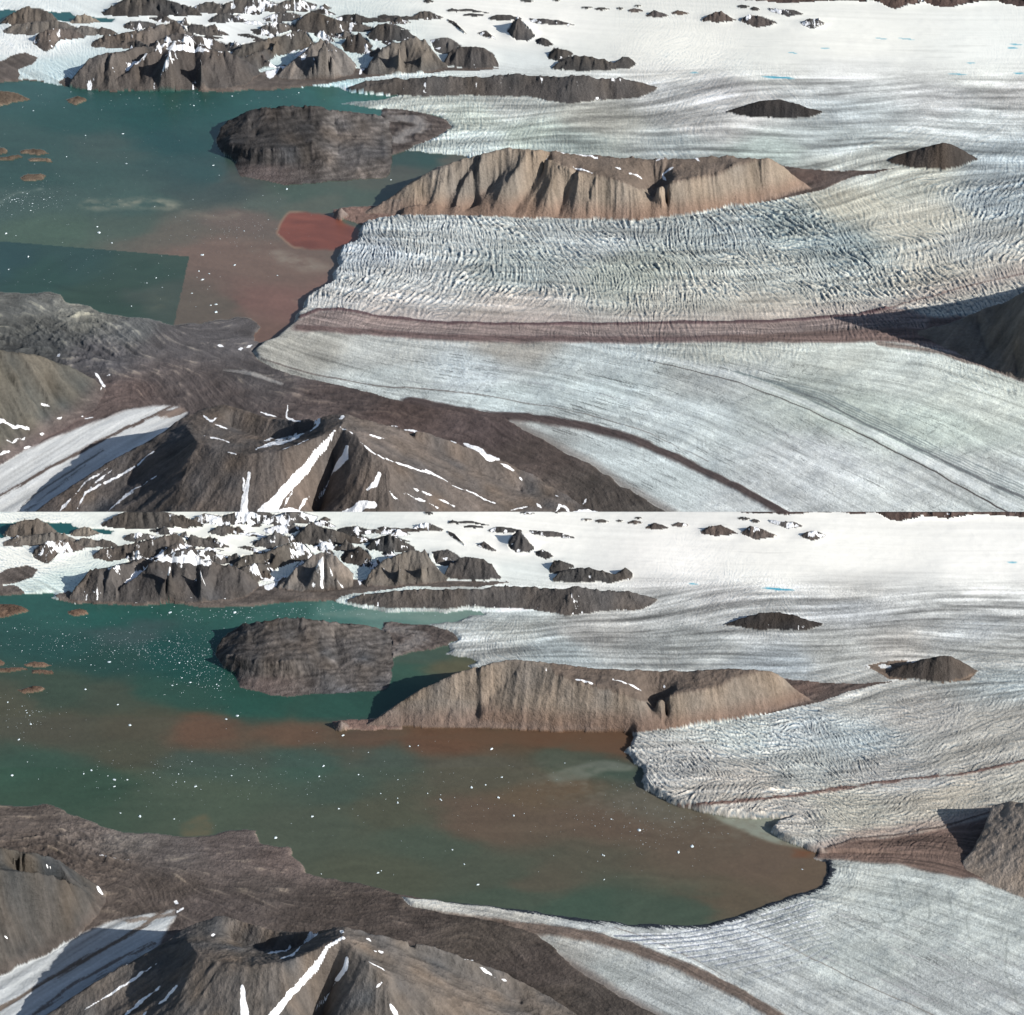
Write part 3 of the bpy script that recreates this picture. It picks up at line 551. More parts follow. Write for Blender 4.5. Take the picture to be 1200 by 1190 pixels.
    def stripe(pts, w0, w1, col, amt, rough=0.25, fv=1.6, hgt=0.0, mask=None):
        nonlocal ci, ice_r
        pts = [(float(a), float(b)) for a, b in pts]
        d = linedist(U, VD + n(24, 20, 3) * .35, pts, fv)
        t = np.clip((U - pts[0][0]) / (pts[-1][0] - pts[0][0] + 1e-6), 0, 1)
        wd = (w0 + (w1 - w0) * t) * (1 + rough * s3 * .6 + rough * n(16, 8) * .5)
        m = np.clip((wd - d) / np.maximum(wd * .5, 1.0) + 0.15, 0, 1) * amt
        if mask is not None: m = m * mask
        cc = np.array(col, float) * (1 + 0.07 * s3 + 0.06 * n(2, 1, 2))[..., None]
        ci = ci * (1 - m[..., None]) + cc * m[..., None]
        ice_r = ice_r + m * hgt
        return m
    if not low:
        band = inpoly(UDW, VDW, [(344, 378), (372, 364), (400, 363), (440, 372), (520, 380), (600, 381), (800, 380), (900, 378), (1000, 371), (1045, 360), (1110, 375), (1200, 440), (1361, 480), (1361, 500), (1200, 447), (1100, 410), (1040, 401), (900, 400), (700, 402), (600, 402), (520, 400), (440, 393), (380, 389), (340, 388)])
        bm = blur(band.astype(float), 3, 1)
        cb = np.array([122, 109, 105.]) * (1 + 0.12 * s3 + 0.07 * s1 + 0.16 * np.clip(c2, -2, 2) * (.4 + .6 * n(20, 8)) )[..., None]
        ci = ci * (1 - bm[..., None] * .88) + cb * bm[..., None] * .88
        edge_tint = np.exp(-(linedist(U, VD, [(440, 372), (600, 379), (900, 376), (1040, 360), (1200, 318)], 1) / 12) ** 2) * .35  # pinkish glaze fading out from the moraine line
        ci = ci * (1 - edge_tint[..., None]) + np.array([170, 150, 142.]) * edge_tint[..., None]
        stripe([(352, 372), (372, 363), (400, 362), (440, 371), (520, 379), (600, 380), (700, 380), (800, 379), (900, 377), (1000, 370), (1040, 361)], 3.4, 3.2, (82, 64, 66), .85, hgt=1.0)
        stripe([(1040, 361), (1100, 345), (1150, 331), (1200, 321), (1361, 290)], 2, 1.6, (104, 86, 82), .6)
        stripe([(350, 384), (440, 390), (520, 396), (600, 397), (700, 399), (900, 397), (1040, 394)], 5.5, 9, (96, 80, 78), .75, hgt=.7)
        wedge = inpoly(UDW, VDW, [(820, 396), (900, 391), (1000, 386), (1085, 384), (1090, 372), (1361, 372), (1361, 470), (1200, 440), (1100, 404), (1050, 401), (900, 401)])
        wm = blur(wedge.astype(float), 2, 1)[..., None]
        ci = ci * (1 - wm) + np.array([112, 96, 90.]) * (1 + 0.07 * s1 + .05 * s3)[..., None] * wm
        stripe([(1030, 403), (1100, 412), (1200, 444), (1361, 500)], 4, 6, (120, 106, 98), .8)
        stripe([(760, 423), (800, 432), (870, 450), (935, 475), (1000, 505), (1080, 545), (1180, 600), (1260, 650)], 0.9, 1.6, (60, 54, 52), .95, rough=.1)
        stripe([(760, 418), (810, 427), (880, 447), (945, 472), (1010, 502), (1090, 542), (1190, 594)], 5, 7, (216, 222, 220), .5, rough=.2)
        stripe([(900, 445), (960, 468), (1020, 500), (1090, 532), (1150, 562), (1200, 584), (1300, 640)], 0.9, 4.0, (86, 88, 90), .75, rough=.25)
        for off in range(6):
            stripe([(860 + off * 9, 436 + off * 3 - off), (960, 458 + off * 3), (1060, 506 + off * 3), (1200, 570 + off * 3.4)], 1.4, .9, (112, 122, 122), .7, rough=.5)
        stripe([(306, 420), (360, 437), (440, 452), (500, 456), (560, 463), (640, 475), (700, 489), (760, 507), (830, 540)], 1.8, .8, (92, 84, 80), .75)
        stripe([(560, 428), (640, 437), (720, 450), (800, 468)], 1.0, .8, (140, 140, 144), .5)
        for u, v in [(450, 442), (540, 436), (620, 448), (700, 462), (820, 480), (900, 505), (980, 540)]:
            stripe([(u, v), (u + 90, v + 12 + (u - 450) * .03), (u + 170, v + 28 + (u - 450) * .08)], .9, .7, (150, 152, 156), .5)
    else:
        moist = inpoly(UDW, VDW, [(955, 400), (975, 392), (1000, 385), (1050, 380), (1100, 372), (1160, 358), (1200, 345), (1361, 300), (1361, 520), (1200, 452), (1140, 430), (1100, 424), (1050, 413), (1000, 409), (955, 407)])
        wm = blur(moist.astype(float), 2, 1)[..., None]
        ci = ci * (1 - wm) + np.array([104, 88, 80.]) * (1 + 0.08 * s1 + .06 * s3)[..., None] * wm
        edge_tint = np.exp(-(linedist(U, VD, [(950, 396), (1000, 380), (1100, 366), (1160, 352)], 1) / 7) ** 2) * .5  # brownish tint fading out from the moraine edge
        ci = ci * (1 - edge_tint[..., None]) + np.array([140, 116, 106.]) * edge_tint[..., None]
        stripe([(955, 402), (975, 391), (1000, 384), (1050, 378), (1100, 370), (1160, 352)], 2.0, 2.0, (70, 58, 54), .7, hgt=.8)
        stripe([(1000, 404), (1040, 399), (1100, 393)], 1.5, 1.0, (80, 70, 64), .6)
        stripe([(790, 345), (830, 342), (900, 336), (1000, 322), (1060, 314), (1120, 308), (1170, 300), (1200, 292), (1361, 250)], 3.2, 2.6, (96, 74, 68), .85, rough=.5, hgt=.8)
        stripe([(872, 488), (930, 512), (1000, 548), (1100, 592), (1160, 620)], .8, 1.4, (120, 112, 104), .8, rough=.2)
        stripe([(720, 487), (760, 500), (810, 522), (850, 545)], 1.4, .9, (110, 102, 96), .7)
        for k in range(11):
            stripe([(720 + k * 17, 497 + k * 5.0), (790 + k * 17, 496 + k * 3.2), (860 + k * 12, 484 + k * 3.0), (950 + k * 3, 456 + k * 6.2)], 1.5, .9, (92, 102, 120), .85 - k * .055, rough=.4)
            stripe([(722 + k * 17, 495.4 + k * 5.0), (790 + k * 17, 494.4 + k * 3.2), (860 + k * 12, 482 + k * 3.0), (952 + k * 3, 454 + k * 6.2)], 1.3, .8, (244, 246, 250), .85 - k * .06, rough=.4)
        for u, v in [(980, 470), (1060, 480), (1040, 510), (960, 520), (1100, 540)]:
            stripe([(u, v), (u + 60, v + 22), (u + 140, v + 56)], .9, .8, (150, 146, 148), .6, rough=.5)
        for p in [[(1050, 430), (1056, 460), (1062, 490)], [(1085, 440), (1090, 470), (1084, 495)], [(1110, 442), (1115, 470)], [(1140, 450), (1132, 480), (1136, 500)], [(1020, 485), (1055, 478), (1080, 460)], [(1180, 500), (1178, 540), (1195, 580)], [(1095, 552), (1130, 545)], [(1155, 430), (1164, 452)]]:
            d = linedist(U, VD, p, 1.2); m = np.clip(1.6 - d + .5 * s3, 0, 1)[..., None] * .35
            ci = ci * (1 - m) + np.array([120, 126, 122.]) * m
    # the broad debris stripe shared by both dates
    ms = [(480, 472), (560, 486), (620, 490), (690, 501), (740, 515), (800, 540), (860, 570), (915, 599), (1000, 650), (1150, 750)]
    if low: ms = [(480, 470), (560, 482), (620, 488), (690, 498), (740, 511), (800, 534), (860, 562), (900, 586), (960, 620), (1150, 750)]
    mst = stripe(ms, 11 if not low else 13, 4.2 if not low else 9, (76, 66, 64) if not low else (104, 92, 84), .97, rough=.15, hgt=1.4)
    wl = [(602, 500), (640, 520), (690, 545), (730, 572), (780, 600), (850, 650)]
    m = (1 - sstep(linedist(U, VD, wl, 1.2), 2, 16))[..., None] * (0.75 if low else .6)
    ci = ci * (1 - m) + np.array([104, 94, 88.]) * m
    # melt ponds on the snow
    ponds = [(912, 91, 17, 1.3), (812, 85, 5, .8)] + ([(1186, 59, 5, 1)] if low else [(1190, 53, 7, .8), (1186, 57, 5, 1), (1062, 46, 8, .6), (968, 57, 5, .7), (1122, 87, 9, .8), (1138, 74, 4, .7), (1195, 86, 6, .9), (1032, 45, 6, .5), (930, 62, 5, .5)])
    pm = np.zeros((H, W))
    for (pu, pv, pa, pb) in ponds:
        pm = np.maximum(pm, np.clip(1.6 - ((UDW - pu) / pa) ** 2 - ((VDW - pv - (U - pu) * .06) / pb) ** 2, 0, 1) * (.9 if pa > 10 else .65))
    ci = ci * (1 - pm[..., None]) + np.array([70, 160, 186.]) * pm[..., None]
    # grey melt streaks on the far snow
    sm = np.clip(s1 - 1.1 + .5 * n(60, 14), 0, 2) * sstep(VD, 20, 45) * (1 - sstep(VD, 110, 140)) * sstep(U, 600, 800)
    ci = ci * (1 - 0.045 * np.clip(sm, 0, 2))[..., None]
    if low:  # shade behind the lower ice front, painted as a dark band on the ice edge
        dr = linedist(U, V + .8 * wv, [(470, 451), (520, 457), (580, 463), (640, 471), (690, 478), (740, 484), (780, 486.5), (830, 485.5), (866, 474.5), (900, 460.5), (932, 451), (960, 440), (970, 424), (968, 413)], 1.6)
        shade_rim = np.clip((8.5 * np.clip((U - 440) / 200, .3, 1) * (1 + .25 * s3) - dr) / 2.0, 0, 1)[..., None]
        ci = ci * (1 - shade_rim) + np.array([44, 50, 58.]) * shade_rim
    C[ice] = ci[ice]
    ice_r *= sstep(blur(ice.astype(float), 2, 1), .5, .9)

    # ---- land and moraine
    klnd = cid('shore', 'bare grey brown stony lowland along the south west shore of the %s view' % P)
    kis = cid('islet', 'flat brown islets near the left edge of the fjord, %s view' % P)
    K[land] = klnd; K[islet] = kis; K[isth] = klnd
    LC = ([(30, 380, 108, 104, 96), (100, 370, 130, 124, 112), (150, 385, 122, 118, 112), (50, 400, 92, 90, 86), (120, 420, 104, 98, 96), (200, 400, 104, 96, 92), (260, 395, 110, 102, 98), (290, 385, 106, 98, 94), (200, 440, 106, 94, 88), (300, 440, 96, 88, 84), (400, 470, 100, 86, 80), (480, 490, 104, 86, 78), (560, 505, 104, 88, 82), (620, 540, 98, 84, 76), (700, 580, 92, 82, 74),
           (150, 460, 112, 94, 86), (60, 500, 124, 104, 96), (250, 460, 100, 88, 82), (640, 580, 110, 96, 86), (20, 360, 116, 112, 104), (750, 620, 92, 84, 76)] if not low else
          [(30, 360, 112, 98, 88), (100, 370, 120, 106, 96), (150, 385, 126, 114, 104), (50, 400, 104, 90, 80), (120, 420, 104, 90, 80), (200, 400, 118, 106, 98), (260, 395, 112, 98, 90), (290, 385, 112, 98, 90), (200, 440, 106, 92, 82), (300, 440, 100, 88, 80), (400, 470, 92, 80, 72), (480, 480, 92, 80, 72), (560, 500, 96, 84, 74), (620, 540, 92, 80, 72), (700, 580, 88, 78, 70),
           (150, 460, 106, 92, 82), (60, 500, 104, 90, 80), (250, 460, 112, 98, 90), (330, 405, 124, 106, 96), (640, 580, 96, 84, 74), (750, 620, 92, 84, 76)])
    cl = idw(U + wu2 * .3, VD + wv2 * .3, LC, p=1.8, e=10)
    # lumps and braided streaks; streaks run from the upper left to the lower right
    lf = [(50, 380, 10), (150, 400, 30), (250, 420, 15), (400, 465, 12), (600, 520, 25), (100, 440, -15), (60, 500, -28), (280, 390, -5), (200, 450, 55), (700, 590, 35)]
    lu, lv = smooth_field_angle(U, V, lf)
    wob = n(50, 22, 3) * .28
    lu2 = lu * np.cos(wob) - lv * np.sin(wob); lv2 = lu * np.sin(wob) + lv * np.cos(wob)
    q1 = lic(n(4, 2.5, 3), lu2, lv2, 12, 1.0); q2 = lic(rng.standard_normal((H, W)), lu2, lv2, 5, 1.0)
    q3 = n(16, 8, 5, .62)
    rough = idw(U, V, [(60, 390, 1.3), (130, 405, 1.2), (20, 360, .7), (200, 400, .4), (280, 390, .35), (300, 440, .7), (400, 470, .8), (180, 440, .8), (600, 530, .6), (60, 500, .35), (280, 410, .6)], e=10)[..., 0]
    land_r = (q1 * .26 + q2 * .16 + q3 * .55) * rough * (1 + .7 * sstep(rough, .9, 1.2)) * (0.8 if low else 1.0)
    q4 = n(60, 26, 4); cl = cl * np.array([.955, 1.0, 1.045])
    cl = cl * (1 + 0.04 * q1 + 0.035 * q2 + 0.05 * q3 + .06 * q4)[..., None]
    # pale dry channels
    pale = np.clip(q1 + .6 * q3 - 1.3, 0, 1.5) * (1 - sstep(V, 430, 520))
    cl = cl + (pale[..., None] * np.array([26, 24, 18.])) * (.7 if low else 1)
    C[land] = cl[land]
    C[islet] = (np.array([112, 92, 78.]) if low else np.array([112, 98, 84.])) * (1 + .1 * q3[islet] + .06 * q2[islet])[..., None]
    C[isth] = np.array([140, 112, 100.]) * (1 + .08 * q3[isth] + .05 * q2[isth])[..., None]
    lm = (land | islet | isth)
    le = blur(lm.astype(float), 1, 1)
    rim = np.clip(1 - np.abs(le - .62) / .25, 0, 1) * lm * (.35 + .25 * n(20, 10)) * (1 - (U > 310) * (V > 400))
    C += (rim[..., None] * (np.array([172, 155, 135.]) - C)) * np.clip(.8, 0, 1)
    hgt = np.where(ice, ice_r, np.where(land, land_r * sstep(le, .5, 1), np.where(islet | isth, .8 * np.abs(q3) * sstep(le, .5, 1), 0)))
    # shore flats under the north mountains
    nf = inpoly(UDW, VDW, [(-161, 88), (0, 86), (20, 86), (30, 95), (22, 99), (0, 100), (-161, 104)] if low else [(-161, 72), (0, 76), (15, 74), (24, 88), (20, 93), (52, 94), (50, 97), (0, 98), (-161, 100)]) \
        | inpoly(UDW, VDW, [(64, 97), (80, 92), (95, 100), (110, 96), (300, 88), (330, 80), (470, 80), (600, 82), (560, 88), (480, 88), (400, 98), (390, 106), (340, 109), (300, 112), (240, 114), (130, 111), (72, 106)] if low else
                 [(68, 96), (80, 90), (95, 98), (110, 94), (300, 86), (330, 80), (470, 80), (590, 80), (560, 83), (470, 86), (420, 92), (370, 100), (300, 109), (240, 110), (130, 109), (80, 104)])
    nf |= inpoly(UDW, VDW, [(-161, 62), (0, 72), (12, 66), (30, 62), (45, 68), (38, 76), (14, 84), (0, 86), (-161, 96)])
    nf &= ~water | False
    knf = cid('shore', 'narrow strip of brown scree flats along the north shore of the %s view' % P)
    K[nf] = knf
    C[nf] = (np.array([112, 99, 90.]) * (1 + .07 * q3[nf] + .06 * s1[nf])[..., None])
    hgt[nf] = .3 * q3[nf]
    # pale brown debris tails in the ice
    ktl = cid('moraine', 'brown debris tail trailing between the tan massif and the humped nunatak, %s view' % P)
    tl = inpoly(UDW, VDW, TAIL) & ice
    K[tl] = ktl
    tc = np.array([102, 86, 78.]) * (1 + .10 * lic(n(5, 2, 3), fu, fv_w, 14)[tl] + .04 * q2[tl])[..., None]
    red = np.exp(-((U[tl] - 945) / 26) ** 2 - ((VD[tl] - 207) / 9) ** 2)[..., None]
    C[tl] = tc * (1 - red * .55) + np.array([138, 100, 84.]) * red * .55
    hgt[tl] = .5 * q3[tl]
    # grey flats on the fjord island's east side
    it = fringe
    C[it] = np.array([98, 90, 86.]) * (1 + .08 * q1[it] + .05 * q2[it])[..., None]
    lp = (np.clip(1.4 - linedist(U, VD, [(455, 137), (488, 141), (492, 150), (474, 158), (462, 166)], 2.2) / 11 + .25 * q1, 0, 1) * it)[..., None] * (.8 if not low else .55)
    C = C * (1 - lp) + np.array([158, 154, 150.]) * lp
    K[it] = knf
    # nunatak apron, lower date
    if low:
        ap = inpoly(UDW, VDW, [(1012, 180), (1030, 176), (1055, 174), (1082, 176), (1120, 180), (1146, 186), (1135, 198), (1105, 201), (1070, 197), (1042, 196), (1025, 186)]) & ice
        K[ap] = ktl; C[ap] = np.array([116, 102, 90.]) * (1 + .08 * q1[ap])[..., None]; hgt[ap] = .4 * q3[ap]
        wh = ap & (VD < 183) & (n(8, 4) > .4); C[wh] = (226, 226, 222)
    # valley tongue bottom left
    ktg = cid('glacier', 'white valley glacier tongue with a dark stripe, bottom left of the %s view' % P)
    tg = inpoly(UDW, VDW, TONGUE_L if low else TONGUE) & land
    K[tg] = ktg
    tcol = np.array([206, 208, 206.]) if not low else np.array([184, 188, 188.])
    tcx = np.ones((H, W, 3)) * tcol * (1 + .035 * s1 + .035 * s2)[..., None]
    def tstripe(pts, w, col, a, rgh=.3):
        nonlocal tcx
        d = linedist(U, VD + n(14, 10, 3) * .6, pts, 1.5)
        m = np.clip((w * (1 + rgh * s3) - d) / max(1, w * .4) + .2, 0, 1)[..., None] * a
        tcx = tcx * (1 - m) + np.array(col, float) * m
    if not low:
        tstripe([(215, 470), (190, 482), (165, 494), (110, 521), (58, 548), (0, 582), (-161, 680)], 2.6, (92, 80, 74), .95)
        tstripe([(222, 478), (208, 482), (190, 486)], 6, (116, 100, 90), .9)
        tstripe([(120, 528), (70, 560), (40, 580), (20, 600)], 1.3, (110, 108, 104), .8, .7)
        tstripe([(100, 545), (60, 575), (30, 600)], 1.3, (120, 118, 114), .7, .8)
        tstripe([(110, 492), (80, 506), (40, 524)], 1.0, (150, 146, 140), .7, .8)
    else:
        tstripe([(190, 468), (170, 484), (150, 496), (110, 518), (58, 548), (0, 582), (-161, 680)], 3.6, (104, 92, 82), .9)
        tstripe([(180, 506), (130, 530), (85, 555), (40, 590)], 2.6, (112, 100, 92), .8, .6)
        tstripe([(170, 520), (120, 545), (80, 575), (60, 600)], 2.0, (112, 102, 94), .7, .8)
        tstripe([(205, 470), (180, 476), (150, 480)], 4, (120, 108, 98), .8)
        tstripe([(90, 490), (40, 512), (0, 532)], 3, (140, 132, 124), .5, .8)
    te = blur(tg.astype(float), 3, 2)
    tm = np.clip(te * 1.5 - .35 + .1 * s1, 0, 1)[..., None] * (tg | (te > .3))[..., None] * land[..., None]
    C = C * (1 - tm) + tcx * tm
    hgt = np.where(tg, .35 * s2, hgt)
    # small pale strip beside the moraine (upper) and snow bits on the land
    if not low:
        d = linedist(U, VD, [(262, 433), (285, 436), (310, 443), (330, 450)], 1.6)
        m = np.clip((5.5 - np.abs(U - 300) * .1 - d) / 3 + .2 * s3, 0, 1)[..., None] * .75
        C = C * (1 - m) + np.array([176, 174, 170.]) * m

    # ---- massifs
    R = np.zeros((H, W))
    rockC = np.zeros((H, W, 3)); rockM = np.zeros((H, W), bool); snowA = np.zeros((H, W)); gulA = np.zeros((H, W)); cap = np.zeros((H, W)); shi = np.zeros((H, W))
    for ms_ in MASSIFS:
        if P[0].upper() not in ms_['pan']: continue
        crest = ms_['crest']
        back = [(u, vd + 0.10 * r) for u, vd, r in crest]
        poly = list(ms_['front']) + back[::-1]
        xs = [p[0] for p in poly]; ys = [p[1] for p in poly] + [c[1] + c[2] for c in crest]
        i0 = int(max(0, min(ys) - 10 - va)); i1 = int(min(H, max(ys) + 14 - va))
        j0 = int(max(0, min(xs) - 10 - U0)); j1 = int(min(W, max(xs) + 10 - U0))
        if i1 - i0 < 4 or j1 - j0 < 4: continue
        big = max(c[2] for c in crest)
        jw = .8 if big > 8 else .35
        M = inpoly(U[i0:i1, j0:j1] + wu[i0:i1, j0:j1] * jw, VD[i0:i1, j0:j1] + wv[i0:i1, j0:j1] * jw, poly)
        if not M.any(): continue
        fix = ~M; val = np.zeros(M.shape)
        fx = [p[0] for p in ms_['front']]; fy = [p[1] for p in ms_['front']]
        if fx == sorted(fx) and ms_['front'][0][1] < 145:
            crest = [(u, vd, min(r, max(.5, .54 * (np.interp(u, fx, fy) - vd)))) for u, vd, r in crest]
        soft = low and big > 45 and big < 60
        lines = [crest] + [ln for li_, ln in enumerate(ms_['extra']) if not (soft and (li_ > 4 and li_ not in (7, 8)))]
        if fx == sorted(fx) and big > 4.5 and big < 60 and ms_['front'][0][1] < 200:
            cu_ = [c[0] for c in crest]; wdt = cu_[-1] - cu_[0]
            ns = int(wdt / (3.6 + big * .22) * ms_['spur'])
            if ms_['spur'] >= 1: ns = max(ns, 2)
            sgn = 1
            for q_ in range(1, ns + 1):
                uu = cu_[0] + wdt * (q_ + rng.uniform(-.3, .3)) / (ns + 1)
                vd_ = np.interp(uu, cu_, [c[1] for c in crest]); r_ = np.interp(uu, cu_, [c[2] for c in crest])
                if r_ < 2.5: continue
                pk_ = crest[int(np.argmax([c[2] for c in crest]))][0]
                ug = uu + (uu - pk_) * rng.uniform(.15, .5) + rng.uniform(-.9, .4) * (3 + big * .3)
                ug = min(max(ug, fx[0] + 1), fx[-1] - 1)
                g0 = vd_ + r_; g1 = np.interp(ug, fx, fy)
                if g1 - g0 < 2: continue
                sgn = -sgn
                k1 = (rng.uniform(.54, .70) if sgn > 0 else rng.uniform(.36, .48)); k2 = (.24 if sgn > 0 else .12)
                s0 = 1.0 if sgn > 0 else rng.uniform(.8, .92)
                gs = [g0 + (0 if sgn > 0 else 1), g0 + (g1 - g0) * .45, g0 + (g1 - g0) * .85]
                rs = [r_ * s0, r_ * k1, r_ * k2]
                lines.append([(uu + (ug - uu) * f_, g_ - rr_, rr_) for f_, g_, rr_ in zip((0, .5, 1), gs, rs)])
        for li, ln in enumerate(lines):
            pts = resample(ln, .5)
            jit = np.interp(np.arange(len(pts)), np.arange(0, len(pts) + 6, 6), rng.standard_normal(len(range(0, len(pts) + 6, 6))))
            jit2 = np.interp(np.arange(len(pts)), np.arange(0, len(pts) + 20, 20), rng.standard_normal(len(range(0, len(pts) + 20, 20))))
            jag_ = ms_['jag'] * (2.0 if ms_['front'][0][1] < 112 else 1.0)
            rr = pts[:, 2] * (1 + jag_ * (.6 * jit + .5 * jit2) * np.clip(14 / (pts[:, 2] + 8), .25, 1))
            jj = np.round(pts[:, 0] - U0).astype(int) - j0
            ii = np.round(pts[:, 1] + pts[:, 2] - va + 2.0 * (base[np.clip((pts[:, 1] + pts[:, 2] - va).astype(int), 0, H - 1), np.clip((pts[:, 0] - U0).astype(int), 0, W - 1)] > 1)).astype(int) - i0
            ok = (ii >= 0) & (ii < M.shape[0]) & (jj >= 0) & (jj < M.shape[1])
            fix[ii[ok], jj[ok]] = True; val[ii[ok], jj[ok]] = np.maximum(rr[ok], 0)
        s = membrane(fix, val, M.shape)
        if big > 20: s = np.maximum(s * .6 + .4 * blur(s, 1, 1), 0)
        sl = (slice(i0, i1), slice(j0, j1))
        better = (s > R[sl]) & (s > .12) & M
        R[sl] = np.where(better, s, R[sl])
        key = cid(ms_['name'], (ms_['label'] or '').replace('{P}', P)) if ms_['label'] else None
        if key is None:
            key = next((k for k, v_ in names.items() if v_[0] == 'mountain_range'), None) or cid('mountain_range', 'jagged dark ridges half buried in snow along the top of the %s view' % P)
        K[sl] = np.where(better, key, K[sl])
        rockM[sl] |= better
        rockC[sl] = np.where(better[..., None], np.array(ms_['col'], float), rockC[sl])
        snowA[sl] = np.where(better, ms_['snow'], snowA[sl]); gulA[sl] = np.where(better, ms_['gul'], gulA[sl])
        shi[sl] = np.where(better, ms_['snowhi'], shi[sl])
        cap[sl] = np.where(better, big, cap[sl])
    # snowy swells between the far ridges, so the snow is not a flat sheet
    swell = np.clip(blur(R, 9, 4), 0, 12) * sstep(-VD, -84, -50) * ice
    Rs = np.where(rockM, R, np.maximum(R, 0))
    Rsm = blur(Rs, 1.5, 1)
    gv, gu = np.gradient(blur(Rs, 2, 1))
    gl = lic(n(3, 3, 2, .8) , gu, gv / 3.2, 9, 1.0)
    gl2 = lic(rng.standard_normal((H, W)), gu, gv / 3.2, 7, 1.0)
    gl3 = lic(blur(rng.standard_normal((H, W)), 3, 2), gu, gv / 3.2, 26, 1.0)
    slope = np.sqrt(gu ** 2 + (gv / 2) ** 2)
    relk = np.clip(R, 0, 30) / 30.0
    bigm = sstep(cap, 25, 100)
    amp = gulA * np.clip(slope / .5, .12, 1.3) * np.sqrt(relk)
    det = (gl * 1.2 + gl2 * .55 + gl3 * (1.2 + 1.2 * bigm)) * amp
    det = det * np.where((V < 125), .62, np.where((cap > 45) & (cap < 60), .7, 1))
    if low: det = det * np.where((cap > 45) & (cap < 60), .5, 1)
    R2 = np.where(rockM, np.maximum(R + np.minimum(det, R * .3 + 1), 0), 0)
    R2 += np.where(rockM, q3 * .5 * np.clip(R / 8, 0, 1), 0)
    # rock colour
    rc = rockC * (1 + .07 * gl + .05 * gl2 + .05 * q3 + .06 * gl3)[..., None]
    tint = vnoise(H, W, 22, 12)[..., None]
    rc = rc + tint * np.array([5, 2, -1.])
    DV = V - (base + R2)          # where each point is seen
    DS = V - (base + np.where(rockM, blur(R, 3, 3), 0))
    if low: rc = rc * (1 - sstep(-VD, -100, -60)[..., None] * .0)

    def sel(poly, b=2): return blur((inpoly(U, DV, poly) & rockM).astype(float), b, 1)[..., None]
    # tan massif: plateau brown, foot reddish
    mm = ((U > 425) & (U < 955) & (DV > 168) & (DV < 264) & rockM & (cap > 45) & (cap < 60))
    plat = inpoly(U, DV, [(640, 172), (760, 180), (905, 182), (885, 190), (862, 195), (842, 206), (800, 212), (765, 222), (750, 222), (725, 212), (700, 206), (675, 200), (650, 190)]) & mm
    rc = np.where(plat[..., None], rc * .25 + np.array([126, 110, 98.]) * (1 + .05 * q3)[..., None] * .75, rc)
    foot = (mm * (1 - sstep(R, 3, 20)))[..., None] * .6
    rc = rc * (1 - foot) + np.array([150, 116, 98.]) * (1 + .06 * gl)[..., None] * foot
    if low: rc = np.where(mm[..., None], rc * np.array([.93, .93, .94]), rc)
    # north shore mountains: paler feet
    # near mountain reddish and olive drifts
    nm = (cap > 100) & rockM & (U < 760)
    dr = (vnoise(H, W, 60, 30) * .5 + .5 * gl3)[..., None]
    rc = np.where(nm[..., None], rc + dr * np.array([5., 2, 0]), rc)
    if low: rc = np.where(nm[..., None], rc * np.array([.98, 1.0, 1.0]), rc)
    # fjord island: dark west cliffs, pink south west shore
    isl = (K == next(k for k, v_ in names.items() if v_[1].startswith('rough grey')))
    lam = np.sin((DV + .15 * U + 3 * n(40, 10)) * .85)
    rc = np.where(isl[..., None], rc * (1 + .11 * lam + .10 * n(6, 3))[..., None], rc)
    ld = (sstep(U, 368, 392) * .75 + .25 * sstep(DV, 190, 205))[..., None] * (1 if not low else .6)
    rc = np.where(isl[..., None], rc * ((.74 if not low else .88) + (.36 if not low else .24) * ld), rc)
    pk = (isl * np.exp(-((U - 310) / 40) ** 2) * sstep(DV, 188, 200))[..., None] * .5
    rc = rc * (1 - pk) + np.array([136, 112, 104.]) * pk
    # pale nunatak feet
    st_ = streak = gl2 * .55 - gl * .35 + n(14, 6, 3) * .45 + n(5, 2.5, 2) * .3
    thr = 1.5 - 2.3 * snowA * (1.2 if low else 1.0) - 2.2 * shi * sstep(R, 16, 34)
    sn = np.clip((streak - thr) * .9 + .5, 0, 1) * (snowA > 0.001) * rockM
    # drawn snow gullies and patches
    def snowline_(pts, w, fvv=1.3, rgh=.5, hard=.8):
        nonlocal sn
        if not hasattr(w, '__len__'):
            if len(pts) == 2: pts = [pts[0], ((pts[0][0] + pts[1][0]) / 2, (pts[0][1] + pts[1][1]) / 2), pts[1]]
            w = [w * .1] + [w * random.uniform(.6, .95) for _ in pts[2:]] + [w * .1]
        wl_ = w
        u_, v_ = U + wu * .55, DS + wv * .7
        d = np.full(U.shape, 1e9)
        for k in range(len(pts) - 1):
            (x0, y0), (x1, y1) = pts[k], pts[k + 1]
            ax, ay = x1 - x0, y1 - y0; L2 = ax * ax + ay * ay + 1e-9
            t = np.clip(((u_ - x0) * ax + (v_ - y0) * ay) / L2, 0, 1)
            dd = np.sqrt((u_ - x0 - t * ax) ** 2 + (v_ - y0 - t * ay) ** 2) - (wl_[k] + (wl_[k + 1] - wl_[k]) * t)
            d = np.minimum(d, dd)
        sn = np.maximum(sn, np.clip(.5 + (.25 - d + rgh * .9 * n9) / 2.6, 0, 1) * (rockM | land | nf))
    n9 = n(5, 3, 3)
    sn = np.array(sn)
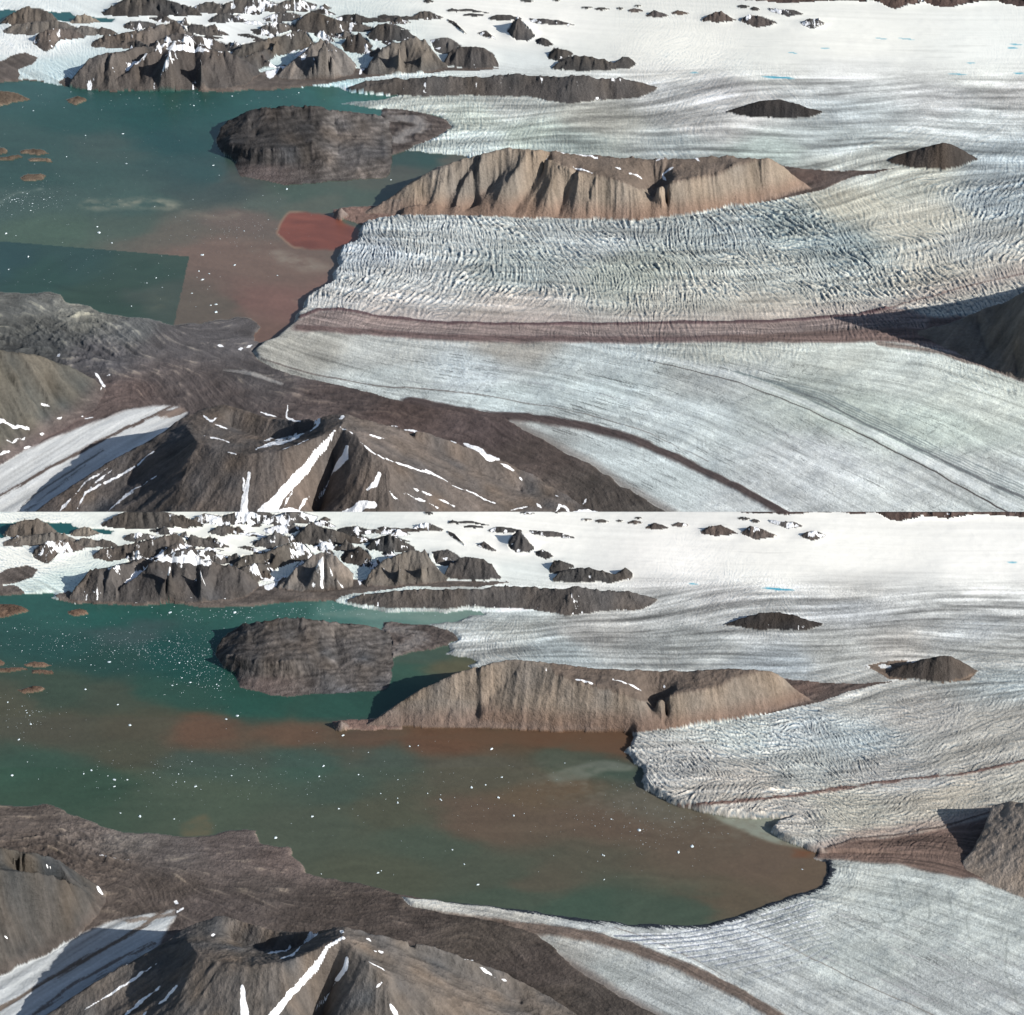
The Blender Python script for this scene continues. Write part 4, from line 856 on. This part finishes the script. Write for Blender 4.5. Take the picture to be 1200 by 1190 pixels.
    for pts, w in ([([(672, 197), (684, 200), (694, 204)], 1.6), ([(643, 182), (640, 188)], 1), ([(652, 179), (700, 185)], .8), ([(720, 195), (728, 198)], 1.2), ([(738, 203), (746, 206), (753, 210)], 1.4), ([(777, 204), (785, 201), (791, 199)], 1.5), ([(776, 206), (780, 212)], 2.0), ([(780, 188), (792, 187)], .9), ([(812, 187), (822, 191)], .8), ([(766, 191), (778, 190)], .7)] if not low else
                   [([(672, 197), (684, 200), (696, 204)], 1.6), ([(720, 196), (736, 201), (753, 210)], 1.5), ([(776, 207), (780, 204)], 2.2), ([(640, 183), (641, 188)], 1.1)]):
        snowline_(pts, w)
    if not low:
        for pts, w in [([(398, 503), (414, 509)], 1.2), ([(422, 521), (436, 531), (449, 538)], 1.2), ([(452, 537), (480, 546), (505, 555), (528, 567)], 1.1), ([(530, 569), (560, 580), (582, 590)], 1.0), ([(392, 509), (384, 520), (373, 532)], [1, 2, 3]), ([(372, 532), (355, 552), (330, 580), (308, 604)], [3, 5, 6, 8]), ([(308, 596), (340, 598), (356, 600)], 4), ([(343, 578), (332, 594)], 1.6), ([(362, 582), (350, 598)], 2), ([(407, 524), (404, 536), (392, 552)], [2, 3.5, 2]), ([(392, 552), (380, 570), (366, 590)], 1.3),
                       ([(405, 604), (425, 592), (440, 590)], [6, 5, 3]), ([(290, 554), (289, 575), (286, 600)], [1, 3, 4.5]), ([(284, 560), (285, 575)], 1.5), ([(445, 555), (440, 568), (431, 575)], [2, 3, 1]), ([(457, 575), (463, 583), (468, 587)], 1.2), ([(470, 577), (490, 585), (514, 596)], 1.2), ([(484, 572), (500, 580), (508, 583)], 1.2), ([(512, 585), (535, 593)], 1.0), ([(432, 511), (450, 514)], 1.0), ([(458, 499), (470, 501)], 1.0), ([(474, 503), (494, 507)], 1.0),
                       ([(526, 517), (535, 519)], 1.2), ([(545, 521), (560, 526), (570, 536), (584, 538)], [1.6, 3, 3.2, 2]), ([(585, 543), (602, 552)], 1.8), ([(180, 530), (160, 545), (135, 560), (100, 578), (90, 598)], 1.3), ([(183, 558), (150, 580), (125, 600)], 1.2), ([(130, 552), (105, 572)], 1.3), ([(128, 548), (100, 565), (88, 580)], 1.0), ([(82, 585), (70, 600)], 2.6), ([(235, 485), (248, 494), (254, 488)], 1.6), ([(253, 498), (265, 502)], 1), ([(268, 531), (277, 533)], 1.2), ([(240, 511), (270, 517)], .8),
                       ([(305, 483), (325, 489)], 1.0), ([(337, 475), (336, 490), (345, 496), (354, 498)], 1.5),
                       ([(300, 527), (320, 520), (340, 516), (355, 508)], 2.0), ([(310, 522), (335, 512), (350, 505)], 1.6), ([(330, 528), (350, 522), (362, 516)], 1.4), ([(362, 505), (372, 497), (376, 493)], 1.6), ([(398, 492), (404, 489)], 1.6), ([(310, 516), (322, 512)], 1),
                       ([(651, 600), (655, 592), (663, 594), (667, 600)], 2), ([(600, 551), (603, 553)], 1.5), ([(610, 560), (612, 563)], 1.3), ([(628, 590), (634, 595)], 2), ([(600, 597), (618, 593)], 1), ([(650, 579), (653, 581)], 1.4), ([(683, 590), (688, 585)], 1.6), ([(660, 604), (700, 600)], 5),
                       ([(112, 437), (117, 443), (121, 452), (118, 457)], 1.5), ([(127, 440), (131, 438)], 1.2), ([(0, 492), (12, 498), (35, 503)], [1, 2, 1]), ([(47, 474), (58, 477)], 1.1), ([(66, 417), (70, 415)], 1.4), ([(66, 492), (72, 490)], 1.4), ([(8, 518), (28, 514)], 1.2), ([(28, 525), (35, 523)], 1.2), ([(0, 532), (12, 529)], 1.5), ([(100, 491), (110, 489)], 1.6), ([(96, 488), (98, 488)], 1.2), ([(47, 510), (52, 510)], 1.1), ([(253, 405), (262, 406)], 1.3), ([(290, 407), (296, 404)], 1.3), ([(280, 410), (285, 409)], 1)]:
            snowline_(pts, w)
    else:
        for pts, w in [([(402, 502), (397, 506), (386, 514)], [2.2, 2, 2]), ([(386, 514), (372, 532), (350, 556), (330, 578), (312, 600)], [2, 3.2, 3.4, 4, 5]), ([(407, 524), (405, 536), (396, 548)], [2, 3, 2.4]), ([(396, 548), (380, 568), (366, 588)], 1.6), ([(285, 556), (286, 575), (287, 600)], [1.5, 4, 5]), ([(458, 578), (463, 586), (467, 596)], 3.2), ([(440, 559), (447, 552)], 1.2), ([(360, 590), (352, 600)], 1.8), ([(184, 528), (160, 545), (130, 566), (98, 584)], 1.4), ([(188, 556), (165, 574), (142, 592)], 1.7), ([(206, 556), (195, 568), (186, 576)], [1, 1.8, .6]),
                       ([(172, 585), (166, 592)], 2), ([(148, 532), (150, 530)], 1), ([(172, 479), (185, 476), (200, 471), (215, 464)], 1.6), ([(203, 457), (208, 459)], 1.8), ([(113, 441), (120, 449)], 1.3), ([(314, 517), (335, 513), (345, 502)], 1.8), ([(330, 523), (345, 518), (355, 505)], 1.3), ([(352, 504), (370, 497), (374, 493)], 1.2), ([(400, 490), (405, 493)], 1.8), ([(430, 500), (436, 503)], 1), ([(432, 528), (446, 535), (452, 540)], 1.2), ([(440, 514), (450, 516)], .9),
                       ([(545, 528), (555, 525)], 1.6), ([(562, 534), (570, 538), (580, 545)], 1.6), ([(588, 548), (594, 550)], 1.3), ([(510, 512), (512, 514)], 1), ([(248, 497), (252, 496)], 1.5), ([(4, 497), (10, 500)], 1.5), ([(55, 418), (62, 419)], 1), ([(117, 403), (150, 409)], .0)]:
            snowline_(pts, w)
    for pts, w_ in [([(146, 82), (158, 74), (172, 66)], 4.5), ([(188, 58), (215, 56), (245, 62)], 4.5), ([(418, 70), (424, 78), (422, 86)], 4), ([(345, 62), (325, 74), (316, 86)], [3, 5, 6])]:
        snowline_(pts, w_)
    ftb = (sstep(R, .5, 14) + (1 - (land & (V > 350)).astype(float))).clip(0, 1)[..., None]
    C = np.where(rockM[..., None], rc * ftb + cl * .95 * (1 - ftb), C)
    rise = base + np.where(rockM, R2, np.maximum(hgt, -base * .8) + np.where(ice, swell, 0))
    rise[water & ~rockM] = 0
    ice_front_edge = None
    if low:
        rise = np.minimum(rise, np.maximum(V - 0.0, 0) * .98)
    rise = np.maximum(rise, 0)

    # colours a little greyer where debris and scree lie
    lum2 = C.mean(-1, keepdims=True)
    g_ = blur(((nf | tl) & ~rockM).astype(float), 1, 1) * .4 + mm * .15 + isth * .2
    if low: g_ = g_ + (water & (V > 240) & (V < 300)) * .12
    C = C * (1 - g_[..., None]) + lum2 * g_[..., None]
    wmask = water & (K == kw)
    # the country goes on beyond both sides of the view: coarser columns, relief easing off
    ofs = np.cumsum(np.full(26, 9.0) * np.linspace(1, 4, 26))
    mir = np.clip(np.round(ofs), 1, W - 2).astype(int)

    def wide(a):
        return np.concatenate([a[:, mir[::-1]], a, a[:, W - 1 - mir]], 1)
    rise = wide(rise); C = wide(C); sn = wide(sn); K = wide(K); V = wide(V)
    rockM, water, land, islet, isth, nf, it, tl, nm, isl, mm, tg = [wide(q_) for q_ in (rockM, water, land, islet, isth, nf, it, tl, nm, isl, mm, tg)]
    U = np.repeat(np.concatenate([U0 - ofs[::-1], us, U1 + ofs])[None, :], H, 0)

    # ---- to the world
    z0 = SLAB if low else 0.0
    vv = V + VO
    gx, gy = ground(U, vv, z0)
    a, dy, dz = ray(U, vv - rise)
    t = (gy - CAMY) / dy
    X = a * t; Y = gy; Z = CAMZ + dz * t
    lum = C.mean(-1, keepdims=True)
    ds_ = np.where(V < 130, .5, .25)[..., None]
    C = np.where((rockM & ~mm)[..., None], C * (1 - ds_) + lum * ds_, C)
    fac = np.where(rockM, np.where(nm, .76, np.where(isl, .86, np.where(V < 130, .95, np.where((U > 1100) & low, .9, .66)))), np.where(water, .78, np.where(land | islet | isth | nf | it | tl, .80, 1.0)))
    fac = np.where(tg & ~rockM, 1.0, fac)
    lin = np.clip(C, 2, 252) / 255.0
    lin = np.where(lin <= .04045, lin / 12.92, ((lin + .055) / 1.055) ** 2.4)
    lin = lin * fac[..., None]
    return dict(X=X, Y=Y, Z=Z, C=lin * ALB, S=sn, K=K, names=names, water=wmask, H=H, W=W, W2=U.shape[1], va=va, kw=kw, VO=VO, z0=z0)


ALB = 0.85


# ------------------------------------------------------------------ materials
def new_mat(name):
    m = bpy.data.materials.new(name); m.use_nodes = True
    nt = m.node_tree; b = nt.nodes['Principled BSDF']
    return m, nt, b


def terrain_mat(name, rough, spec, bump, nscale, amount, snow=False):
    m, nt, b = new_mat(name)
    at = nt.nodes.new('ShaderNodeAttribute'); at.attribute_name = 'tone'
    tc = nt.nodes.new('ShaderNodeTexCoord')
    nz = nt.nodes.new('ShaderNodeTexNoise'); nz.inputs['Scale'].default_value = nscale; nz.inputs['Detail'].default_value = 5; nz.inputs['Roughness'].default_value = .65
    nt.links.new(tc.outputs['Object'], nz.inputs['Vector'])
    mr = nt.nodes.new('ShaderNodeMapRange'); mr.inputs['From Min'].default_value = .3; mr.inputs['From Max'].default_value = .7
    mr.inputs['To Min'].default_value = 1 - amount; mr.inputs['To Max'].default_value = 1 + amount
    nt.links.new(nz.outputs['Fac'], mr.inputs['Value'])
    vm = nt.nodes.new('ShaderNodeVectorMath'); vm.operation = 'MULTIPLY'
    nt.links.new(at.outputs['Color'], vm.inputs[0]); nt.links.new(mr.outputs['Result'], vm.inputs[1])
    out = vm.outputs['Vector']
    if snow:
        # second, finer grain; snow lies where the stored cover beats a bit of noise
        n2 = nt.nodes.new('ShaderNodeTexNoise'); n2.inputs['Scale'].default_value = nscale * 2.2; n2.inputs['Detail'].default_value = 6; n2.inputs['Roughness'].default_value = .7
        nt.links.new(tc.outputs['Object'], n2.inputs['Vector'])
        sa = nt.nodes.new('ShaderNodeAttribute'); sa.attribute_name = 'snow_cover'
        m1 = nt.nodes.new('ShaderNodeMath'); m1.operation = 'MULTIPLY_ADD'; m1.inputs[1].default_value = .9; nt.links.new(n2.outputs['Fac'], m1.inputs[0]); nt.links.new(sa.outputs['Fac'], m1.inputs[2])
        m2 = nt.nodes.new('ShaderNodeMapRange'); m2.interpolation_type = 'SMOOTHSTEP'; m2.inputs['From Min'].default_value = .86; m2.inputs['From Max'].default_value = 1.06
        nt.links.new(m1.outputs[0], m2.inputs['Value'])
        mx = nt.nodes.new('ShaderNodeMix'); mx.data_type = 'RGBA'; nt.links.new(m2.outputs['Result'], mx.inputs['Factor'])
        nt.links.new(out, mx.inputs['A']); mx.inputs['B'].default_value = (.78, .79, .80, 1)
        out = mx.outputs['Result']
    nt.links.new(out, b.inputs['Base Color'])
    b.inputs['Roughness'].default_value = rough; b.inputs['Specular IOR Level'].default_value = spec
    if bump > 0:
        bp = nt.nodes.new('ShaderNodeBump'); bp.inputs['Strength'].default_value = 1.0; bp.inputs['Distance'].default_value = bump
        nt.links.new(nz.outputs['Fac'], bp.inputs['Height']); nt.links.new(bp.outputs['Normal'], b.inputs['Normal'])
    return m


MAT = dict(water=terrain_mat('silty_water', .35, .25, .12, .08, .02),
           ice=terrain_mat('glacier_ice', .8, .15, .6, .45, .085),
           snow=terrain_mat('snow', .9, .1, .25, .12, .012),
           rock=terrain_mat('rock', .95, .08, 2.0, .22, .16, True),
           scree=terrain_mat('scree', .95, .08, 1.0, .40, .11, True))


def mat_for(name):
    return {'water': MAT['water'], 'glacier': MAT['ice'], 'snowfield': MAT['snow'], 'shore': MAT['scree'], 'moraine': MAT['scree'], 'islet': MAT['scree']}.get(name, MAT['rock'])


def link_mesh(name, co, faces, cols, mat, label, kind='structure', cat='terrain', snow=None):
    me = bpy.data.meshes.new(name)
    nv, nf = len(co), len(faces)
    me.vertices.add(nv); me.vertices.foreach_set('co', co.astype(np.float32).ravel())
    me.loops.add(nf * 4); me.loops.foreach_set('vertex_index', faces.astype(np.int32).ravel())
    me.polygons.add(nf); me.polygons.foreach_set('loop_start', np.arange(0, nf * 4, 4, dtype=np.int32))
    me.polygons.foreach_set('loop_total', np.full(nf, 4, np.int32))
    me.polygons.foreach_set('use_smooth', np.ones(nf, bool))
    at = me.attributes.new('tone', 'FLOAT_COLOR', 'POINT')
    at.data.foreach_set('color', np.concatenate([cols, np.ones((nv, 1))], 1).astype(np.float32).ravel())
    if snow is not None:
        a2 = me.attributes.new('snow_cover', 'FLOAT', 'POINT'); a2.data.foreach_set('value', snow.astype(np.float32))
    me.materials.append(mat)
    me.update(calc_edges=True)
    o = bpy.data.objects.new(name, me); COL.objects.link(o)
    o['kind'] = kind; o['label'] = label; o['category'] = cat
    return o


def mesh_panel(d):
    H, W = d['H'], d['W2']
    idx = np.arange(H * W).reshape(H, W)
    # v grows towards the camera: rows go down the picture
    q = np.stack([idx[:-1, :-1], idx[1:, :-1], idx[1:, 1:], idx[:-1, 1:]], -1).reshape(-1, 4)
    kq = d['K'][:-1, :-1].ravel()
    P = np.stack([d['X'], d['Y'], d['Z']], -1).reshape(-1, 3); Cc = d['C'].reshape(-1, 3); Sn = d['S'].ravel()
    for k, (name, label, kind) in d['names'].items():
        f = q[kq == k]
        if len(f) == 0: continue
        used = np.zeros(H * W, bool); used[f.ravel()] = True
        remap = np.cumsum(used) - 1
        link_mesh(name, P[used], remap[f], Cc[used], mat_for(name), label, kind, name.replace('_', ' '), Sn[used])


panels = []
for low in (False, True):
    d = build_panel(low)
    mesh_panel(d)
    panels.append(d)

# side walls of the near table land, dropping to the ground
dL = panels[1]
P = np.stack([dL['X'], dL['Y'], dL['Z']], -1)
loop = np.concatenate([P[0, :], P[1:, -1], P[-1, -2::-1], P[-2:0:-1, 0]])
top = loop.copy(); bot = loop.copy(); bot[:, 2] = -4.0
nL = len(loop); co = np.concatenate([top, bot]); ii = np.arange(nL); jj = (ii + 1) % nL
link_mesh('cliff', co, np.stack([ii, jj, jj + nL, ii + nL], 1), np.tile(np.array([[.12, .10, .09]]), (2 * nL, 1)), MAT['rock'], 'rock cliff carrying the landscape of the lower view', 'structure', 'cliff')

# wide ground and sea beyond the modelled country
S = 60000.0
link_mesh('ground', np.array([[-S, -S, -6], [S, -S, -6], [S, S, -6], [-S, S, -6]], float), np.array([[0, 1, 2, 3]]), np.tile([[.72, .73, .74]], (4, 1)), MAT['snow'], 'snow covered ground reaching to the horizon', 'structure', 'ground')
yb0 = ground(0, 350)[1]; yb1 = ground(0, 100)[1]; xl = ground(U0 - 560, 350)[0]
link_mesh('water', np.array([[-S, yb0, -3], [xl - 20, yb0, -3], [xl - 700, yb1, -3], [-S, yb1, -3]], float), np.array([[0, 1, 2, 3]]), np.tile([[.05, .09, .085]], (4, 1)), MAT['water'], 'open sea continuing beyond the left edge of the upper view', 'structure', 'water')


# ------------------------------------------------------------------ icebergs
def ice_mat():
    m, nt, b = new_mat('iceberg_ice')
    nz = nt.nodes.new('ShaderNodeTexNoise'); nz.inputs['Scale'].default_value = 1.5
    cr = nt.nodes.new('ShaderNodeValToRGB'); cr.color_ramp.elements[0].color = (.42, .55, .60, 1); cr.color_ramp.elements[1].color = (.72, .75, .76, 1)
    nt.links.new(nz.outputs['Fac'], cr.inputs['Fac']); nt.links.new(cr.outputs['Color'], b.inputs['Base Color'])
    b.inputs['Roughness'].default_value = .6
    return m


IM = ice_mat()


def berg_bm(bm, seed, c=(0, 0, 0), s=1.0, sub=2):
    r = random.Random(seed)
    g = bmesh.ops.create_icosphere(bm, subdivisions=sub, radius=1.0)['verts']
    ax = r.uniform(.55, 1.0); hz = r.uniform(.35, .6); ph = [r.uniform(0, 6.28) for _ in range(4)]; rot = r.uniform(0, 6.28)
    for v in g:
        x, y, z = v.co
        k = 1 + .22 * math.sin(3.1 * x + ph[0]) * math.cos(2.7 * y + ph[1]) + .15 * math.sin(5 * y + 4 * z + ph[2]) + r.uniform(-.07, .07)
        x, y, z = x * k, y * k * ax, z * k * hz * (1.0 + .5 * x * math.sin(ph[3]))
        z = max(z, -.12)
        x, y = x * math.cos(rot) - y * math.sin(rot), x * math.sin(rot) + y * math.cos(rot)
        v.co = (c[0] + x * s, c[1] + y * s, c[2] + z * s)


protos = []
for k in range(7):
    bm = bmesh.new(); berg_bm(bm, k + 3)
    me = bpy.data.meshes.new('iceberg'); bm.to_mesh(me); bm.free(); me.materials.append(IM)
    protos.append(me)


def on_water(d, u, v):
    i = int(round(v - d['va'])); j = int(round(u - U0))
    if i < 2 or j < 2 or i > d['H'] - 3 or j > d['W'] - 3: return False
    return bool(d['water'][i - 1:i + 2, j - 1:j + 2].all())


def px_unit(u, v, z0):
    x0, y0 = ground(u, v, z0); x1, _ = ground(u + 1, v, z0)
    return x0, y0, x1 - x0


R_ = random.Random(21)


def scatter(d, regions):
    out = []
    for (cu, cv, su, sv, cnt, smin, smax) in regions:
        k = 0; tries = 0
        while k < cnt and tries < cnt * 30:
            tries += 1
            u = R_.gauss(cu, su); v = R_.gauss(cv, sv)
            if -5 < u < 1205 and on_water(d, u, v):
                out.append((u, v, smin + (smax - smin) * R_.random() ** 2.5)); k += 1
    return out


def place(d, pts, labelfn, group, cat='iceberg'):
    for (u, v, s) in pts:
        x, y, px = px_unit(u, v + d['VO'], d['z0'])
        o = bpy.data.objects.new('iceberg', R_.choice(protos))
        o.location = (x, y, d['z0']); o.rotation_euler = (0, 0, R_.uniform(0, 6.28))
        w = s * px * .66
        o.scale = (w * R_.uniform(.8, 1.2), w * R_.uniform(.8, 1.3), w * R_.uniform(.8, 1.1))
        lab, gr = labelfn(u, v, s)
        o['label'] = lab; o['category'] = cat; o['group'] = gr
        COL.objects.link(o)


big_U = [(116, 273, 3.2), (114, 266, 2.0), (250, 194, 1.8), (148, 192, 2.0), (131, 285, 1.9), (275, 311, 2.6), (233, 318, 1.8), (245, 321, 1.9), (237, 328, 2.8), (225, 344, 2.0), (253, 357, 2.6), (247, 358, 1.8), (253, 366, 3.4), (286, 271, 2.0), (100, 159, 1.7), (144, 157, 2.0), (78, 184, 1.6),
         (183, 326, 1.8), (172, 332, 1.5), (7, 274, 2.4), (10, 316, 2.0), (33, 301, 2.2), (237, 299, 2.4), (190, 337, 1.4), (154, 359, 1.3), (336, 222, 2.0), (227, 124, 1.8), (272, 113, 1.8), (39, 130, 1.6), (350, 109, 1.8), (325, 323, 1.5), (458, 211, 1.6)]
reg_U = [(25, 234, 16, 6, 22, .7, 1.5), (60, 175, 120, 40, 8, .6, 1.0), (120, 240, 90, 20, 8, .5, 1.0), (260, 270, 45, 10, 12, .5, .9), (230, 335, 14, 16, 6, .7, 1.2), (100, 320, 70, 25, 10, .5, 1.0), (200, 120, 120, 7, 12, .5, 1.1), (330, 222, 30, 6, 4, .5, 1.0)]
big_L = [(552 + .5, 323, 3.0), (584, 335, 2.6), (516, 337, 2.2), (442, 457, 0), (443, 423, 2.6), (366, 357, 2.2), (323, 382, 2.4), (379, 298, 2.6), (374, 310, 1.9), (397, 348, 2.0), (402, 262, 3.0), (795, 399, 3.0), (811, 392, 3.0), (749, 373, 2.8), (708, 431, 1.6), (602, 356, 2.2), (544, 413, 2.1), (530, 396, 1.9), (420, 308, 1.6),
         (466, 341, 2.0), (501, 330, 1.6), (560, 437, 2.2), (706, 402, 1.9), (14, 309, 2.6), (134, 314, 2.8), (149, 314, 2.2), (134, 322, 2.0), (98, 307, 1.8), (107, 303, 2.2), (229, 322, 2.2), (141, 353, 2.0), (164, 357, 2.4), (204, 360, 1.9), (152, 250, 2.4), (138, 226, 2.2), (100, 208, 2.0), (22, 267, 2.2), (36, 249, 2.0), (223, 200, 2.0),
         (256, 204, 1.7), (278, 239, 2.2), (265, 243, 2.0), (480, 275, 1.8), (490, 274, 1.6), (576, 278, 2.6), (572, 258, 0), (128, 176, 2.6), (210, 177, 2.2), (275, 118, 3.0), (283, 112, 2.4), (200, 118, 2.6), (940, 419, 1.5), (708, 403, 1.5), (588, 311, 2.0), (569, 320, 1.7)]
big_L = [b for b in big_L if b[2] > 0]
reg_L = [(240, 190, 28, 14, 34, .7, 1.6), (150, 165, 70, 10, 26, .6, 1.4), (60, 150, 50, 12, 20, .6, 1.4), (270, 117, 30, 5, 16, .8, 1.8), (25, 235, 16, 12, 12, .6, 1.5), (240, 310, 60, 12, 24, .6, 1.5), (90, 310, 50, 10, 10, .6, 1.3), (450, 310, 100, 22, 16, .6, 1.3), (760, 370, 60, 22, 26, .6, 1.4), (560, 340, 60, 15, 12, .6, 1.4), (430, 420, 40, 12, 6, .7, 1.3)]


def regname(u, v, low):
    view = 'lower' if low else 'upper'
    if v < 135: w = 'off the north shore'
    elif u < 70 and 190 < v < 262: w = 'beside the flat brown islets'
    elif v < 216: w = 'in the open teal water left of the rock island'
    elif u < 320 and v < 290: w = 'in the middle of the fjord'
    elif u < 320: w = 'near the south west shore'
    elif u < 640: w = 'in the wide silty bay' if low else 'near the ice front'
    else: w = 'in brown water before the ice front'
    return w, view


def lab(low):
    def f(u, v, s):
        w, view = regname(u, v, low)
        size = 'larger iceberg' if s > 1.45 else 'tiny ice floe'
        return ('%s drifting %s, %s view' % (size, w, view), '%ss %s, %s view' % (size, w, view))
    return f


place(panels[0], [b for b in big_U if on_water(panels[0], b[0], b[1])] + scatter(panels[0], reg_U), lab(False), '')
place(panels[1], [b for b in big_L if on_water(panels[1], b[0], b[1])] + R_.sample(scatter(panels[1], reg_L), 125), lab(True), '')


# fine brash ice nobody could count
def brash(d, regions, name, label):
    bm = bmesh.new(); pts = scatter(d, regions)
    for k, (u, v, s) in enumerate(pts):
        x, y, px = px_unit(u, v + d['VO'], d['z0'])
        berg_bm(bm, k + 900, (x, y, d['z0']), s * px * .85, 1)
    me = bpy.data.meshes.new(name); bm.to_mesh(me); bm.free(); me.materials.append(IM)
    o = bpy.data.objects.new(name, me); COL.objects.link(o)
    o['kind'] = 'stuff'; o['label'] = label; o['category'] = 'brash ice'


brash(panels[0], [(30, 233, 25, 8, 90, .3, .6), (280, 270, 40, 12, 100, .25, .5), (200, 120, 160, 8, 50, .3, .6), (120, 320, 80, 22, 60, .3, .5), (120, 200, 120, 40, 80, .3, .5)], 'brash_ice', 'fine specks of brash ice floating on the fjord of the upper view')
brash(panels[1], [(200, 160, 70, 12, 420, .3, .65), (245, 190, 30, 16, 200, .3, .65), (270, 120, 50, 5, 110, .4, .8), (60, 150, 60, 14, 140, .3, .6), (400, 116, 60, 4, 60, .4, .7), (240, 310, 90, 18, 160, .3, .5), (760, 360, 60, 25, 200, .3, .55), (500, 330, 120, 30, 120, .3, .5), (30, 240, 25, 15, 60, .3, .5)], 'brash_ice', 'dense fine specks of brash ice floating on the fjord of the lower view')

# ------------------------------------------------------------------ light, sky, camera
ELEV, AZ = math.radians(27.0), math.radians(-28.0)     # azimuth measured from +X towards the camera (-Y)
sd = (math.cos(ELEV) * math.cos(AZ), math.cos(ELEV) * math.sin(AZ), math.sin(ELEV))
L = bpy.data.lights.new('sun', 'SUN'); L.energy = 4.4; L.angle = math.radians(.5); L.color = (1.0, .96, .91)
so = bpy.data.objects.new('sun', L); COL.objects.link(so)
from mathutils import Vector
so.rotation_euler = Vector(sd).to_track_quat('Z', 'Y').to_euler()
so.location = (2000, -1500, 2500)
w = bpy.data.worlds.new('World'); SC.world = w; w.use_nodes = True
nt = w.node_tree; bg = nt.nodes['Background']
sky = nt.nodes.new('ShaderNodeTexSky'); sky.sky_type = 'NISHITA'; sky.sun_disc = False
sky.sun_elevation = ELEV; sky.sun_rotation = math.atan2(sd[0], sd[1])
nt.links.new(sky.outputs['Color'], bg.inputs['Color']); bg.inputs['Strength'].default_value = .07

cam = bpy.data.cameras.new('camera'); co = bpy.data.objects.new('camera', cam); COL.objects.link(co)
co.location = (0, CAMY, CAMZ); co.rotation_euler = (math.radians(90) - PITCH, 0, 0)
cam.sensor_fit = 'HORIZONTAL'; cam.sensor_width = 36.0; cam.lens = 36.0 * DIST / IMW
cam.clip_start = 5; cam.clip_end = 200000
SC.camera = co
SC.view_settings.view_transform = 'Standard'; SC.view_settings.look = 'None'; SC.view_settings.exposure = 0.70; SC.view_settings.gamma = 1
